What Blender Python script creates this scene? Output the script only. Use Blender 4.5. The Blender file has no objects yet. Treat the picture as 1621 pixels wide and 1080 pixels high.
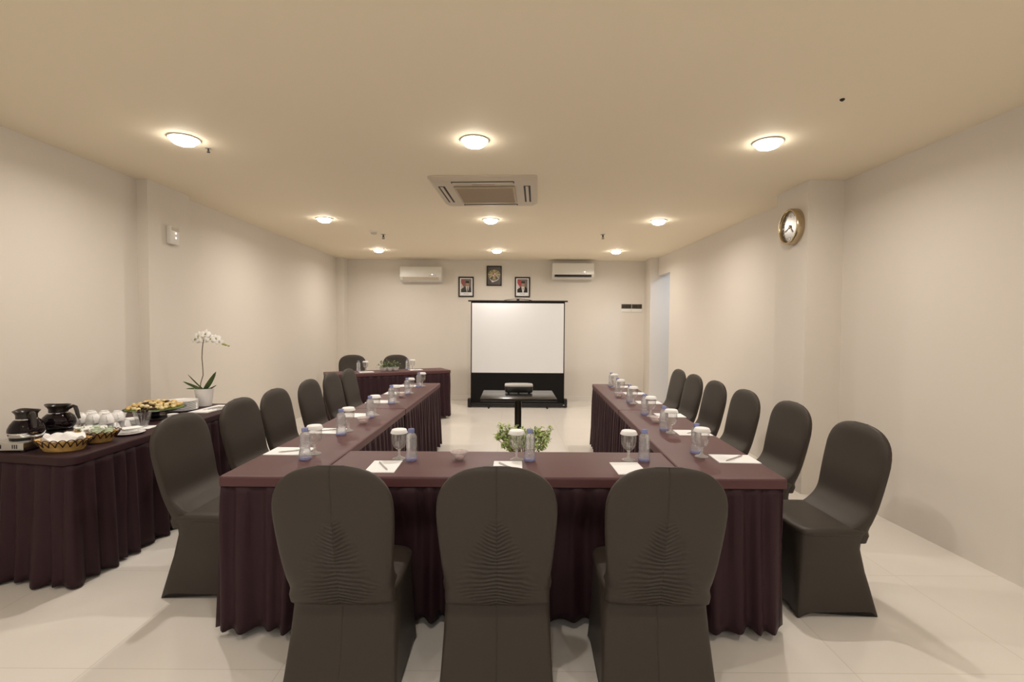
import bpy, bmesh, math, random
from mathutils import Vector, Matrix
R = random.Random(7)
PI = math.pi
S = bpy.context.scene
COL = S.collection
# ------------------------------------------------------------------ camera, world, exposure
cam_d = bpy.data.cameras.new('camera')
cam_d.sensor_width = 36.0
cam_d.lens = 36.0 * 763.7 / 1621.0
cam_d.clip_start = 0.05
cam = bpy.data.objects.new('camera', cam_d)
COL.objects.link(cam)
cam.matrix_world = (Matrix.Translation((0, 0, 1.4424)) @ Matrix.Rotation(0.0001, 4, 'Z')
                    @ Matrix.Rotation(PI / 2 - 0.0316, 4, 'X') @ Matrix.Rotation(0.0064, 4, 'Z'))
S.camera = cam
world = bpy.data.worlds.new('world')
S.world = world
world.use_nodes = True
world.node_tree.nodes['Background'].inputs[0].default_value = (0.02, 0.02, 0.02, 1)
S.view_settings.view_transform = 'Standard'
S.view_settings.look = 'None'
S.view_settings.gamma = 1.0
S.view_settings.exposure = -0.08
LAMP_W = 15.0                       # each recessed lamp
LAMP_COL = (1.0, 0.92, 0.84)
CEIL = 2.695

# ------------------------------------------------------------------ helpers
def mat(name, col, rough=0.5, metal=0.0, bump=0.0, bscale=200.0, var=0.0, vscale=3.0, spec=0.5, sheen=0.0,
        trans=0.0, ior=1.45, emit=None, estr=0.0, coat=0.0, alpha=1.0):
    m = bpy.data.materials.new(name)
    m.use_nodes = True
    nt = m.node_tree
    b = nt.nodes['Principled BSDF']
    c = (col[0], col[1], col[2], 1)
    b.inputs['Base Color'].default_value = c
    b.inputs['Roughness'].default_value = rough
    b.inputs['Metallic'].default_value = metal
    b.inputs['Specular IOR Level'].default_value = spec
    b.inputs['IOR'].default_value = ior
    if sheen:
        b.inputs['Sheen Weight'].default_value = sheen
        b.inputs['Sheen Roughness'].default_value = 0.4
        b.inputs['Sheen Tint'].default_value = (min(1, col[0] * 4 + .3), min(1, col[1] * 4 + .3), min(1, col[2] * 4 + .3), 1)
    if trans: b.inputs['Transmission Weight'].default_value = trans
    if coat: b.inputs['Coat Weight'].default_value = coat
    if alpha < 1: b.inputs['Alpha'].default_value = alpha
    if emit:
        b.inputs['Emission Color'].default_value = (*emit, 1)
        b.inputs['Emission Strength'].default_value = estr
    tc = None
    if bump or var:
        tc = nt.nodes.new('ShaderNodeTexCoord')
    if var:
        n = nt.nodes.new('ShaderNodeTexNoise')
        n.inputs['Scale'].default_value = vscale
        n.inputs['Detail'].default_value = 4
        nt.links.new(tc.outputs['Object'], n.inputs['Vector'])
        r = nt.nodes.new('ShaderNodeMapRange')
        r.inputs['From Min'].default_value = 0.3
        r.inputs['From Max'].default_value = 0.7
        r.inputs['To Min'].default_value = 1 - var
        r.inputs['To Max'].default_value = 1 + var
        nt.links.new(n.outputs['Fac'], r.inputs['Value'])
        mx = nt.nodes.new('ShaderNodeMix')
        mx.data_type = 'RGBA'
        mx.blend_type = 'MULTIPLY'
        mx.inputs[0].default_value = 1
        mx.inputs[6].default_value = c
        nt.links.new(r.outputs['Result'], mx.inputs[7])
        nt.links.new(mx.outputs[2], b.inputs['Base Color'])
    if bump:
        n2 = nt.nodes.new('ShaderNodeTexNoise')
        n2.inputs['Scale'].default_value = bscale
        n2.inputs['Detail'].default_value = 3
        nt.links.new(tc.outputs['Object'], n2.inputs['Vector'])
        bp = nt.nodes.new('ShaderNodeBump')
        bp.inputs['Strength'].default_value = bump
        bp.inputs['Distance'].default_value = 0.002
        nt.links.new(n2.outputs['Fac'], bp.inputs['Height'])
        nt.links.new(bp.outputs['Normal'], b.inputs['Normal'])
    return m

def obj(name, bm, m, parent=None, smooth=35, loc=None, recalc=True):
    me = bpy.data.meshes.new(name)
    if recalc: bmesh.ops.recalc_face_normals(bm, faces=bm.faces)
    bm.to_mesh(me)
    bm.free()
    for mm in (m if isinstance(m, (list, tuple)) else [m]): me.materials.append(mm)
    if smooth:
        me.polygons.foreach_set('use_smooth', [True] * len(me.polygons))
        if smooth < 180: me.set_sharp_from_angle(angle=math.radians(smooth))
    o = bpy.data.objects.new(name, me)
    COL.objects.link(o)
    if loc: o.location = loc
    if parent: o.parent = parent
    return o

def tag(o, label, cat, group=None):
    o['label'] = label
    o['category'] = cat
    if group: o['group'] = group
    return o

def thing(name, label, cat, loc=(0, 0, 0), rz=0.0, group=None):
    o = bpy.data.objects.new(name, None)
    o.empty_display_size = 0.05
    COL.objects.link(o)
    o.location = loc
    o.rotation_euler = (0, 0, rz)
    return tag(o, label, cat, group)

def struct(o):
    o['kind'] = 'structure'
    return o

def dup(root, loc, rz, label, group=None):
    r = root.copy()
    COL.objects.link(r)
    r.location = loc
    r.rotation_euler = (0, 0, rz)
    r['label'] = label
    if group: r['group'] = group
    for ch in list(root.children):
        c = ch.copy()
        COL.objects.link(c)
        c.parent = r
        for g in list(ch.children):
            d = g.copy()
            COL.objects.link(d)
            d.parent = c
    return r

def box(bm, lo, hi, bev=0.0, seg=2, M=None, mi=0):
    vs = [bm.verts.new((x, y, z)) for x in (lo[0], hi[0]) for y in (lo[1], hi[1]) for z in (lo[2], hi[2])]
    fs = [bm.faces.new([vs[i] for i in f]) for f in
          ((0, 1, 3, 2), (4, 6, 7, 5), (0, 4, 5, 1), (2, 3, 7, 6), (0, 2, 6, 4), (1, 5, 7, 3))]
    for f in fs: f.material_index = mi
    if bev:
        es = {e for f in fs for e in f.edges}
        r = bmesh.ops.bevel(bm, geom=list(es), offset=bev, segments=seg, profile=0.5, affect='EDGES')
        vs = list({v for f in r['faces'] for v in f.verts} | {v for v in vs if v.is_valid})
    if M: bmesh.ops.transform(bm, matrix=M, verts=vs)
    return vs

def newbox(lo, hi, bev=0.0, seg=2):
    bm = bmesh.new()
    box(bm, lo, hi, bev, seg)
    return bm

def loft(bm, rings, cap0=True, cap1=True, close=True, mi=0):
    R_ = [[bm.verts.new(p) for p in r] for r in rings]
    n = len(R_[0])
    for a, b in zip(R_[:-1], R_[1:]):
        for i in range(n if close else n - 1):
            j = (i + 1) % n
            f = bm.faces.new((a[i], a[j], b[j], b[i]))
            f.material_index = mi
    if cap0: bm.faces.new(list(reversed(R_[0]))).material_index = mi
    if cap1: bm.faces.new(R_[-1]).material_index = mi
    return R_

def lathe(bm, prof, n=24, c=(0, 0, 0), cap0=True, cap1=True, mi=0, sx=1, sy=1):
    rings = []
    for r, z in prof:
        r = max(r, 0.0004)
        rings.append([(c[0] + sx * r * math.cos(2 * PI * i / n), c[1] + sy * r * math.sin(2 * PI * i / n), c[2] + z) for i in range(n)])
    return loft(bm, rings, cap0, cap1, mi=mi)

def tube(bm, pts, rad, n=8, mi=0, closed=False):
    pts = [Vector(p) for p in pts]
    k = len(pts)
    rads = rad if isinstance(rad, (list, tuple)) else [rad] * k
    rings = []
    up = Vector((0, 0, 1))
    prev = None
    for i, p in enumerate(pts):
        if closed: t = (pts[(i + 1) % k] - pts[i - 1]).normalized()
        else: t = (pts[min(i + 1, k - 1)] - pts[max(i - 1, 0)]).normalized()
        if prev is None:
            a = t.cross(up)
            if a.length < 0.1: a = t.cross(Vector((1, 0, 0)))
            a.normalize()
        else:
            a = prev - t * prev.dot(t)
            a.normalize()
        prev = a
        b = t.cross(a)
        rings.append([p + rads[i] * (math.cos(2 * PI * j / n) * a + math.sin(2 * PI * j / n) * b) for j in range(n)])
    if closed: rings.append(rings[0])
    loft(bm, rings, not closed, not closed, mi=mi)
    if closed: bmesh.ops.remove_doubles(bm, verts=bm.verts, dist=1e-6)

def prism(bm, poly, z0, z1, mi=0):
    return loft(bm, [[(x, y, z0) for x, y in poly], [(x, y, z1) for x, y in poly]], mi=mi)

def sring(hx, hy, cx, cy, z, e=4.0, n=48):
    out = []
    for i in range(n):
        a = 2 * PI * (i + 0.5) / n
        c, s = math.cos(a), math.sin(a)
        out.append((cx + hx * math.copysign(abs(c) ** (2 / e), c), cy + hy * math.copysign(abs(s) ** (2 / e), s), z))
    return out

def lerp(a, b, t): return a + (b - a) * t
def sst(a, b, x):
    t = max(0.0, min(1.0, (x - a) / (b - a)))
    return t * t * (3 - 2 * t)
def curve1(tab, x):
    if x <= tab[0][0]: return tab[0][1]
    for (x0, y0), (x1, y1) in zip(tab[:-1], tab[1:]):
        if x <= x1:
            return y0 + (y1 - y0) * (x - x0) / (x1 - x0)
    return tab[-1][1]

# ------------------------------------------------------------------ materials
M_wall = mat('wall_paint', (0.75, 0.695, 0.625), 0.6, bump=0.08, bscale=60, spec=0.3)
M_ceil = mat('ceiling_paint', (0.93, 0.83, 0.655), 0.7, bump=0.05, bscale=60, spec=0.2)
M_cool = mat('corridor_paint', (0.74, 0.74, 0.74), 0.6)
M_trimw = mat('skirting_tile', (0.78, 0.73, 0.66), 0.35)
M_white = mat('white_plastic', (0.80, 0.78, 0.73), 0.35)
M_beige = mat('beige_plastic', (0.62, 0.54, 0.43), 0.45)
M_grille = mat('beige_grille', (0.46, 0.37, 0.26), 0.5)
M_dark = mat('dark_slot', (0.02, 0.017, 0.015), 0.6)
M_black = mat('black_plastic', (0.012, 0.011, 0.011), 0.35)
M_blackcloth = mat('black_cloth', (0.010, 0.009, 0.009), 0.85, spec=0.2)
M_metal = mat('brushed_steel', (0.55, 0.55, 0.54), 0.28, metal=1)
M_chrome = mat('chrome', (0.8, 0.8, 0.8), 0.08, metal=1)
M_gold = mat('gold_metal', (0.50, 0.41, 0.27), 0.26, metal=1)
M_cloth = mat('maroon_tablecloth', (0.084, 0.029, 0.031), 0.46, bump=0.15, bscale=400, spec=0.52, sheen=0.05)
M_cloth_shade = mat('maroon_tablecloth_shaded', (0.034, 0.0135, 0.0165), 0.55, bump=0.15, bscale=400, spec=0.3, sheen=0.02)  # same maroon cloth for the buffet, its weaker light painted in as darker colour
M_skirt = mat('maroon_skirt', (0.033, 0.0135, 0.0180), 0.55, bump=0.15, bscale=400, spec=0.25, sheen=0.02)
M_paper = mat('white_paper', (0.88, 0.88, 0.88), 0.6)
M_napkin = mat('white_napkin', (0.88, 0.87, 0.86), 0.8)
M_china = mat('white_china', (0.86, 0.85, 0.84), 0.15)
def thin_glass(name, tint, refr, ior, milk=0.0, milkcol=(0.8, 0.85, 1.0), bump=0.0, gloss=1.0):
    m = bpy.data.materials.new(name)
    m.use_nodes = True
    nt = m.node_tree
    nt.nodes.remove(nt.nodes['Principled BSDF'])
    N, L = nt.nodes.new, nt.links.new
    out = nt.nodes['Material Output']
    tr, rf, gl, df = N('ShaderNodeBsdfTransparent'), N('ShaderNodeBsdfRefraction'), N('ShaderNodeBsdfGlossy'), N('ShaderNodeBsdfDiffuse')
    tr.inputs[0].default_value = rf.inputs[0].default_value = (*tint, 1)
    rf.inputs['IOR'].default_value = ior
    rf.inputs['Roughness'].default_value = 0.0
    gl.inputs['Roughness'].default_value = 0.03
    df.inputs[0].default_value = (*milkcol, 1)
    a, c, d = N('ShaderNodeMixShader'), N('ShaderNodeMixShader'), N('ShaderNodeMixShader')
    a.inputs[0].default_value = refr
    L(tr.outputs[0], a.inputs[1])
    L(rf.outputs[0], a.inputs[2])
    c.inputs[0].default_value = milk
    L(a.outputs[0], c.inputs[1])
    L(df.outputs[0], c.inputs[2])
    fr = N('ShaderNodeLayerWeight')                    # mirror-like only towards grazing angles
    fr.inputs['Blend'].default_value = 0.5
    pw, mu = N('ShaderNodeMath'), N('ShaderNodeMath')
    pw.operation = 'POWER'
    pw.inputs[1].default_value = 3.5
    L(fr.outputs['Facing'], pw.inputs[0])
    mu.operation = 'MULTIPLY_ADD'
    mu.inputs[1].default_value = min(0.6, 0.30 * gloss)
    mu.inputs[2].default_value = 0.045 * gloss
    L(pw.outputs[0], mu.inputs[0])
    L(mu.outputs[0], d.inputs[0])
    L(c.outputs[0], d.inputs[1])
    L(gl.outputs[0], d.inputs[2])
    L(d.outputs[0], out.inputs['Surface'])
    if bump:
        tc, nz, bp = N('ShaderNodeTexCoord'), N('ShaderNodeTexNoise'), N('ShaderNodeBump')
        nz.inputs['Scale'].default_value = 90
        L(tc.outputs['Object'], nz.inputs['Vector'])
        bp.inputs['Strength'].default_value = bump
        bp.inputs['Distance'].default_value = 0.004
        L(nz.outputs['Fac'], bp.inputs['Height'])
        for q in (rf, gl, fr): L(bp.outputs[0], q.inputs['Normal'])
    return m
M_glass = thin_glass('clear_glass', (1, 1, 1), 0.06, 1.45, 0.035, (.95, .95, .95), gloss=1.6)
M_foot = thin_glass('glass_foot', (1, 1, 1), 0.25, 1.45, 0.32, (.95, .92, .88), bump=0.3, gloss=2.0)  # goblet glass with white mixed in, painting the light gathered in the foot
M_dishglass = thin_glass('cut_glass', (1, .98, .98), 0.25, 1.45, 0.28, (.95, .88, .88), bump=0.5, gloss=2.0)
M_water = thin_glass('clear_water_bottle', (.98, .99, 1.0), 0.60, 1.33, 0.17, (.93, .95, 1.0), bump=0.9, gloss=2.6)
M_cap = thin_glass('blue_cap', (.70, .76, .98), 0.2, 1.4, 0.40, (.38, .43, .80), gloss=1.5)
M_label = thin_glass('blue_base_print', (.75, .79, 1.0), 0.0, 1.4, 0.30, (.50, .54, .98))
M_coffee = mat('coffee_glass', (0.007, 0.003, 0.005), 0.02, spec=0.32)
M_collar = mat('brown_black_plastic', (0.016, 0.010, 0.008), 0.3)
M_bamboo = mat('bamboo_weave', (0.64, 0.40, 0.13), 0.45, var=0.3, vscale=40)
M_bamboo2 = mat('dark_cane', (0.05, 0.022, 0.012), 0.4)
M_leaf = mat('leaf_green', (0.05, 0.085, 0.02), 0.45, var=0.25, vscale=12)
M_bush = mat('bush_leaf', (0.36, 0.46, 0.14), 0.5, var=0.35, vscale=15)
M_twig = mat('twig', (0.22, 0.15, 0.08), 0.7)
M_petal = mat('orchid_petal', (0.84, 0.82, 0.78), 0.5)
M_stem = mat('orchid_stem', (0.10, 0.07, 0.03), 0.5)
M_soil = mat('soil', (0.03, 0.02, 0.013), 0.9, bump=0.6, bscale=80)
M_pot = mat('white_pot', (0.80, 0.77, 0.75), 0.3)
M_pen = mat('grey_pen', (0.50, 0.47, 0.46), 0.35)
M_screen = mat('screen_fabric', (0.80, 0.815, 0.84), 0.8, spec=0.1)
M_lamp = mat('lamp_diffuser', (0.9, 0.9, 0.9), 0.4, emit=(1.0, 0.92, 0.80), estr=34)
M_led = mat('led', (0.9, 0.9, 0.9), 0.3, emit=(1, 1, 1), estr=2.5)
M_sugar = mat('sachet_green', (0.42, 0.50, 0.36), 0.4, var=0.4, vscale=60)
M_sweet = mat('pale_sweet', (0.75, 0.55, 0.50), 0.3)
M_pastry = mat('pastry', (0.62, 0.42, 0.16), 0.55, var=0.4, vscale=50)
M_pastry2 = mat('cream_pastry', (0.72, 0.60, 0.32), 0.5, var=0.2, vscale=50)
M_choc = mat('chocolate_pastry', (0.055, 0.022, 0.010), 0.45)
M_liner = mat('green_liner', (0.16, 0.24, 0.07), 0.5)

# glossy cream floor tiles with a fine joint every 0.8 m
M_floor = bpy.data.materials.new('cream_floor_tile')
M_floor.use_nodes = True
nt = M_floor.node_tree
b = nt.nodes['Principled BSDF']
b.inputs['Roughness'].default_value = 0.16
b.inputs['Specular IOR Level'].default_value = 0.5
tc = nt.nodes.new('ShaderNodeTexCoord')
mp = nt.nodes.new('ShaderNodeMapping')
mp.inputs['Location'].default_value = (-2.24 + 0.8 * 10, -1.97 + 0.8 * 10, 0)
nt.links.new(tc.outputs['Object'], mp.inputs['Vector'])
br = nt.nodes.new('ShaderNodeTexBrick')
br.offset = 0.0
br.inputs['Color1'].default_value = (0.78, 0.735, 0.675, 1)
br.inputs['Color2'].default_value = (0.80, 0.755, 0.695, 1)
br.inputs['Mortar'].default_value = (0.62, 0.57, 0.50, 1)
br.inputs['Scale'].default_value = 1
br.inputs['Mortar Size'].default_value = 0.0016
br.inputs['Mortar Smooth'].default_value = 0.2
br.inputs['Brick Width'].default_value = 0.8
br.inputs['Row Height'].default_value = 0.8
nt.links.new(mp.outputs['Vector'], br.inputs['Vector'])
ns = nt.nodes.new('ShaderNodeTexNoise')
ns.inputs['Scale'].default_value = 2.2
ns.inputs['Detail'].default_value = 6
nt.links.new(tc.outputs['Object'], ns.inputs['Vector'])
mr = nt.nodes.new('ShaderNodeMapRange')
mr.inputs['To Min'].default_value = 0.94
mr.inputs['To Max'].default_value = 1.05
nt.links.new(ns.outputs['Fac'], mr.inputs['Value'])
mx = nt.nodes.new('ShaderNodeMix')
mx.data_type = 'RGBA'
mx.blend_type = 'MULTIPLY'
mx.inputs[0].default_value = 1
nt.links.new(br.outputs['Color'], mx.inputs[6])
nt.links.new(mr.outputs['Result'], mx.inputs[7])
nt.links.new(mx.outputs[2], b.inputs['Base Color'])

# stretch chair cover: dark olive brown, gathers fanning from the centre seam of the back
def cover_material():
    m = mat('stretch_chair_cover', (0.045, 0.0365, 0.029), 0.45, spec=0.36, sheen=0.02)
    nt = m.node_tree
    b = nt.nodes['Principled BSDF']
    N = nt.nodes.new
    L = nt.links.new
    def math_(op, a, c=None, c2=None):
        n = N('ShaderNodeMath')
        n.operation = op
        for i, v in enumerate((a, c, c2)):
            if v is None: continue
            if isinstance(v, (int, float)): n.inputs[i].default_value = v
            else: L(v, n.inputs[i])
        return n.outputs[0]
    tc = N('ShaderNodeTexCoord')
    sn = N('ShaderNodeSeparateXYZ')
    L(tc.outputs['Normal'], sn.inputs[0])
    sp = N('ShaderNodeSeparateXYZ')
    L(tc.outputs['Object'], sp.inputs[0])
    x, y, z = sp.outputs
    ax = math_('ABSOLUTE', x)
    nz = N('ShaderNodeTexNoise')
    nz.inputs['Scale'].default_value = 7
    nz.inputs['Detail'].default_value = 2
    L(tc.outputs['Object'], nz.inputs['Vector'])
    def smooth(v, lo, hi):
        n = N('ShaderNodeMapRange')
        n.interpolation_type = 'SMOOTHSTEP'
        n.inputs['From Min'].default_value = lo
        n.inputs['From Max'].default_value = hi
        L(v, n.inputs['Value'])
        return n.outputs['Result']
    fan = math_('ADD', -70.0, math_('MULTIPLY', smooth(z, 0.44, 0.66), 230.0))
    ph = math_('SUBTRACT', math_('MULTIPLY', z, 390), math_('MULTIPLY', ax, fan))
    ph = math_('ADD', ph, math_('MULTIPLY', nz.outputs['Fac'], 15))
    wave = math_('SINE', ph)
    # width of the gathered zone: narrow at the top, widest at seat height
    w = math_('ADD', 0.035, math_('MULTIPLY', 0.13, math_('MULTIPLY', smooth(z, 0.76, 0.46), smooth(z, 0.33, 0.44))))
    mk = math_('SUBTRACT', 1.0, math_('MINIMUM', 1.0, math_('DIVIDE', ax, w)))
    mk = math_('MULTIPLY', mk, math_('MULTIPLY', smooth(z, 0.75, 0.68), smooth(z, 0.33, 0.38)))
    mk = math_('MULTIPLY', mk, smooth(sn.outputs[1], -0.5, -0.8))
    hgt = math_('MULTIPLY', wave, mk)
    seam = math_('MULTIPLY', math_('MULTIPLY', smooth(ax, 0.004, 0.0), smooth(sn.outputs[1], -0.5, -0.8)), -0.6)
    fine = N('ShaderNodeTexNoise')
    fine.inputs['Scale'].default_value = 350
    L(tc.outputs['Object'], fine.inputs['Vector'])
    hh = math_('ADD', math_('ADD', hgt, seam), math_('MULTIPLY', fine.outputs['Fac'], 0.12))
    bp = N('ShaderNodeBump')
    bp.inputs['Strength'].default_value = 0.75
    bp.inputs['Distance'].default_value = 0.0055
    L(hh, bp.inputs['Height'])
    L(bp.outputs['Normal'], b.inputs['Normal'])
    return m
M_cover = cover_material()

# ------------------------------------------------------------------ the room
YR, YB = -3.4, 9.27
def wall_strip(name, plan, m, thick, z0=0.0, z1=CEIL):
    """plan: polyline along the visible wall face; thick: offset point list closing it on the outside"""
    bm = bmesh.new()
    prism(bm, plan + thick, z0, z1)
    return struct(obj(name, bm, m, smooth=0))

struct(obj('floor', newbox((-3.6, YR - .2, -0.1), (4.5, YB + .3, 0)), M_floor, smooth=0))
struct(obj('ceiling', newbox((-3.6, YR - .2, CEIL), (3.3, YB + .3, CEIL + .12)), M_ceil, smooth=0))
wall_strip('wall_left', [(-3.245, YR), (-3.265, 4.22), (-3.17, 4.22), (-3.17, 4.76), (-3.27, 4.76), (-3.29, 9.03), (-3.16, 9.03), (-3.15, YB)],
           M_wall, [(-3.5, YB), (-3.5, YR)])
wall_strip('wall_back', [(-3.5, YB), (2.62, YB)], M_wall, [(2.62, YB + .2), (-3.5, YB + .2)])
wall_strip('wall_rear', [(-3.5, YR), (3.2, YR)], M_wall, [(3.2, YR - .15), (-3.5, YR - .15)])
bm = bmesh.new()
prism(bm, [(3.02, YR), (2.815, 4.135), (2.51, 4.135), (2.515, 4.63), (2.748, 4.63), (2.672, 8.22), (2.80, 8.22), (2.90, 4.9), (3.2, YR)], 0, CEIL)
prism(bm, [(2.672, 8.22), (2.652, 8.81), (2.80, 8.81), (2.80, 8.22)], 2.372, CEIL)
prism(bm, [(2.515, 8.81), (2.535, YB), (2.9, YB), (2.9, 8.81)], 0, CEIL)
struct(obj('wall_right', bm, M_wall, smooth=0))
# corridor seen through the doorway in the right wall
bm = bmesh.new()
prism(bm, [(2.9, 8.81), (4.3, 8.81), (4.3, 8.93), (2.9, 8.93)], 0, CEIL)
prism(bm, [(4.3, 6.9), (4.4, 6.9), (4.4, 8.93), (4.3, 8.93)], 0, CEIL)
prism(bm, [(2.84, 6.9), (4.4, 6.9), (4.4, 6.8), (2.84, 6.8)], 0, CEIL)
struct(obj('wall_corridor', bm, M_cool, smooth=0))
struct(obj('ceiling_corridor', newbox((3.3, 6.8, CEIL), (4.4, 8.93, CEIL + .1)), M_cool, smooth=0))
ld = bpy.data.lights.new('corridor_lamp', 'AREA')
ld.shape = 'DISK'
ld.size = 0.3
ld.energy = 15
ld.color = (0.70, 0.82, 1.0)
lo_ = bpy.data.objects.new('corridor_lamp', ld)
lo_.location = (3.35, 7.9, CEIL - 0.02)
COL.objects.link(lo_)
# low tiled skirting
struct(obj('baseboard_back', newbox((-3.15, YB - .012, 0), (2.53, YB + .01, .095), .003), M_trimw, smooth=0))

# ------------------------------------------------------------------ ceiling fittings
def downlight():
    t = thing('downlight', '', 'ceiling light', (0, 0, CEIL))
    bm = bmesh.new()
    lathe(bm, [(0.082, 0.004), (0.098, 0.0), (0.099, -0.004), (0.094, -0.008), (0.082, -0.008), (0.078, -0.003)], 40, cap0=False, cap1=False)
    obj('trim_ring', bm, M_white, t)
    bm = bmesh.new()
    lathe(bm, [(0.077, -0.001), (0.078, -0.012), (0.074, -0.026), (0.062, -0.038), (0.04, -0.046), (0.0, -0.049)], 40, cap0=False)  # bulging dome shaped to imitate bloom and add glow on the ceiling
    obj('diffuser', bm, M_lamp, t)
    d = bpy.data.lights.new('lamp_light', 'AREA')
    d.shape = 'DISK'
    d.size = 0.06
    d.energy = LAMP_W
    d.color = LAMP_COL
    d.spread = math.radians(165)
    l = bpy.data.objects.new('lamp_light', d)
    l.location = (0, 0, -0.051)
    l.parent = t
    COL.objects.link(l)
    return t
rows = [(3.30, 'front'), (5.74, 'middle'), (8.06, 'back')]
names = {('front', 0): 'largest left recessed ceiling light, above the buffet side', ('front', 1): 'recessed ceiling light nearest the camera in the centre, before the ceiling air conditioner',
         ('front', 2): 'largest right recessed ceiling light, near the column with the clock',
         ('middle', 0): 'recessed ceiling light on the left, second row from the camera', ('middle', 1): 'recessed ceiling light just behind the ceiling cassette air conditioner',
         ('middle', 2): 'recessed ceiling light on the right, second row from the camera',
         ('back', 0): 'small far recessed ceiling light above the left wall air conditioner', ('back', 1): 'small far recessed ceiling light above the framed emblem',
         ('back', 2): 'small far recessed ceiling light near the right wall air conditioner'}
dl = None
for y, nm in rows:
    for i, x in enumerate((-2.225, -0.262, 1.72)):
        if dl is None:
            dl = downlight()
            dl.location = (x, y, CEIL)
            dl['label'] = names[(nm, i)]
            dl['group'] = 'recessed ceiling lights'
        else:
            dup(dl, (x, y, CEIL), 0, names[(nm, i)], 'recessed ceiling lights')
for y, w, e, c in ((0.86, 'just above the front chairs', 8.0, LAMP_COL), (-1.58, 'in the row farthest from the screen', 17.0, (0.92, 0.95, 1.0))):
    for i, x in enumerate((-2.225, -0.262, 1.72)):
        d = dup(dl, (x, y, CEIL), 0, ('left', 'middle', 'right')[i] + ' recessed ceiling light ' + w, 'recessed ceiling lights')
        for l in d.children:
            if l.type == 'LIGHT':
                l.data = l.data.copy()
                l.data.energy = e
                l.data.color = c

# cassette air conditioner
t = thing('cassette_air_conditioner', 'square beige cassette air conditioner set in the ceiling', 'air conditioner', (-0.24, 4.52, CEIL), math.radians(-3.0))
bm = bmesh.new()
h = 0.465
loft(bm, [sring(h, h, 0, 0, 0, 30, 64), sring(h, h, 0, 0, -0.012, 30, 64), sring(h - .03, h - .03, 0, 0, -0.034, 24, 64), sring(h - .045, h - .045, 0, 0, -0.036, 24, 64)])
obj('panel', bm, M_beige, t)
bm = bmesh.new()
box(bm, (-.27, -.27, -.050), (.27, .27, -.0362), .006)
for k in range(24):
    y = -.24 + k * .0205
    box(bm, (-.25, y, -.0535), (.25, y + .008, -.0495))
obj('grille', bm, M_grille, t)
bm = bmesh.new()
box(bm, (-.10, -.325, -.0385), (.10, -.30, -.036), .001)
obj('name_strip', bm, M_grille, t)
for k in range(4):
    A = Matrix.Rotation(k * PI / 2, 4, 'Z')
    bm = bmesh.new()
    box(bm, (-.27, -.405, -.0372), (.27, -.345, -.0355), 0, M=A)
    sl = obj('air_slot', bm, M_dark, t, smooth=0)
    bm = bmesh.new()
    box(bm, (-.262, -.388, -.0425), (.262, -.362, -.0375), .002, M=A)
    obj('louver', bm, M_beige, sl)

# smoke detector and sprinklers
t = thing('smoke_detector', 'round white smoke detector on the ceiling beside a sprinkler', 'smoke detector', (-1.86, 6.50, CEIL))
bm = bmesh.new()
lathe(bm, [(0.055, 0), (0.055, -0.012), (0.048, -0.018)], 28, cap0=True)
obj('base', bm, M_white, t)
bm = bmesh.new()
lathe(bm, [(0.042, -0.018), (0.040, -0.03), (0.028, -0.042), (0.0, -0.045)], 28)
obj('sensor', bm, M_beige, t)
def sprinkler():
    t = thing('sprinkler', '', 'sprinkler')
    bm = bmesh.new()
    lathe(bm, [(0.034, 0), (0.034, -0.003), (0.022, -0.010), (0.012, -0.011)], 20)
    obj('escutcheon', bm, M_metal, t)
    bm = bmesh.new()
    lathe(bm, [(0.010, -0.01), (0.010, -0.03), (0.006, -0.034), (0.004, -0.05)], 12)
    for s in (-1, 1): tube(bm, [(s * .009, 0, -.028), (s * .017, 0, -.042), (s * .006, 0, -.057)], .0025, 6)
    obj('nozzle', bm, M_dark, t)
    bm = bmesh.new()
    lathe(bm, [(0.003, -0.055), (0.019, -0.058), (0.019, -0.061), (0.0, -0.062)], 16)
    obj('deflector', bm, M_dark, t)
    return t
sp = sprinkler()
sp.location = (-1.79, 6.72, CEIL)
tag(sp, 'dark pendant sprinkler on the ceiling beside the white smoke detector', 'sprinkler', 'ceiling sprinklers')
dup(sp, (1.23, 6.62, CEIL), .5, 'dark pendant sprinkler on the ceiling, right of the cassette air conditioner', 'ceiling sprinklers')
dup(sp, (-2.18, 3.49, CEIL), 1.2, 'dark pendant sprinkler beside the largest left ceiling light', 'ceiling sprinklers').scale = (.6, .6, .45)
bm = bmesh.new()
lathe(bm, [(0.012, 0), (0.012, -0.006), (0.004, -0.012)], 12)
tag(obj('ceiling_screw', bm, M_dark, loc=(1.80, 2.683, CEIL)), 'tiny dark fixing on the ceiling before the right ceiling light', 'fixing')

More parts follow.
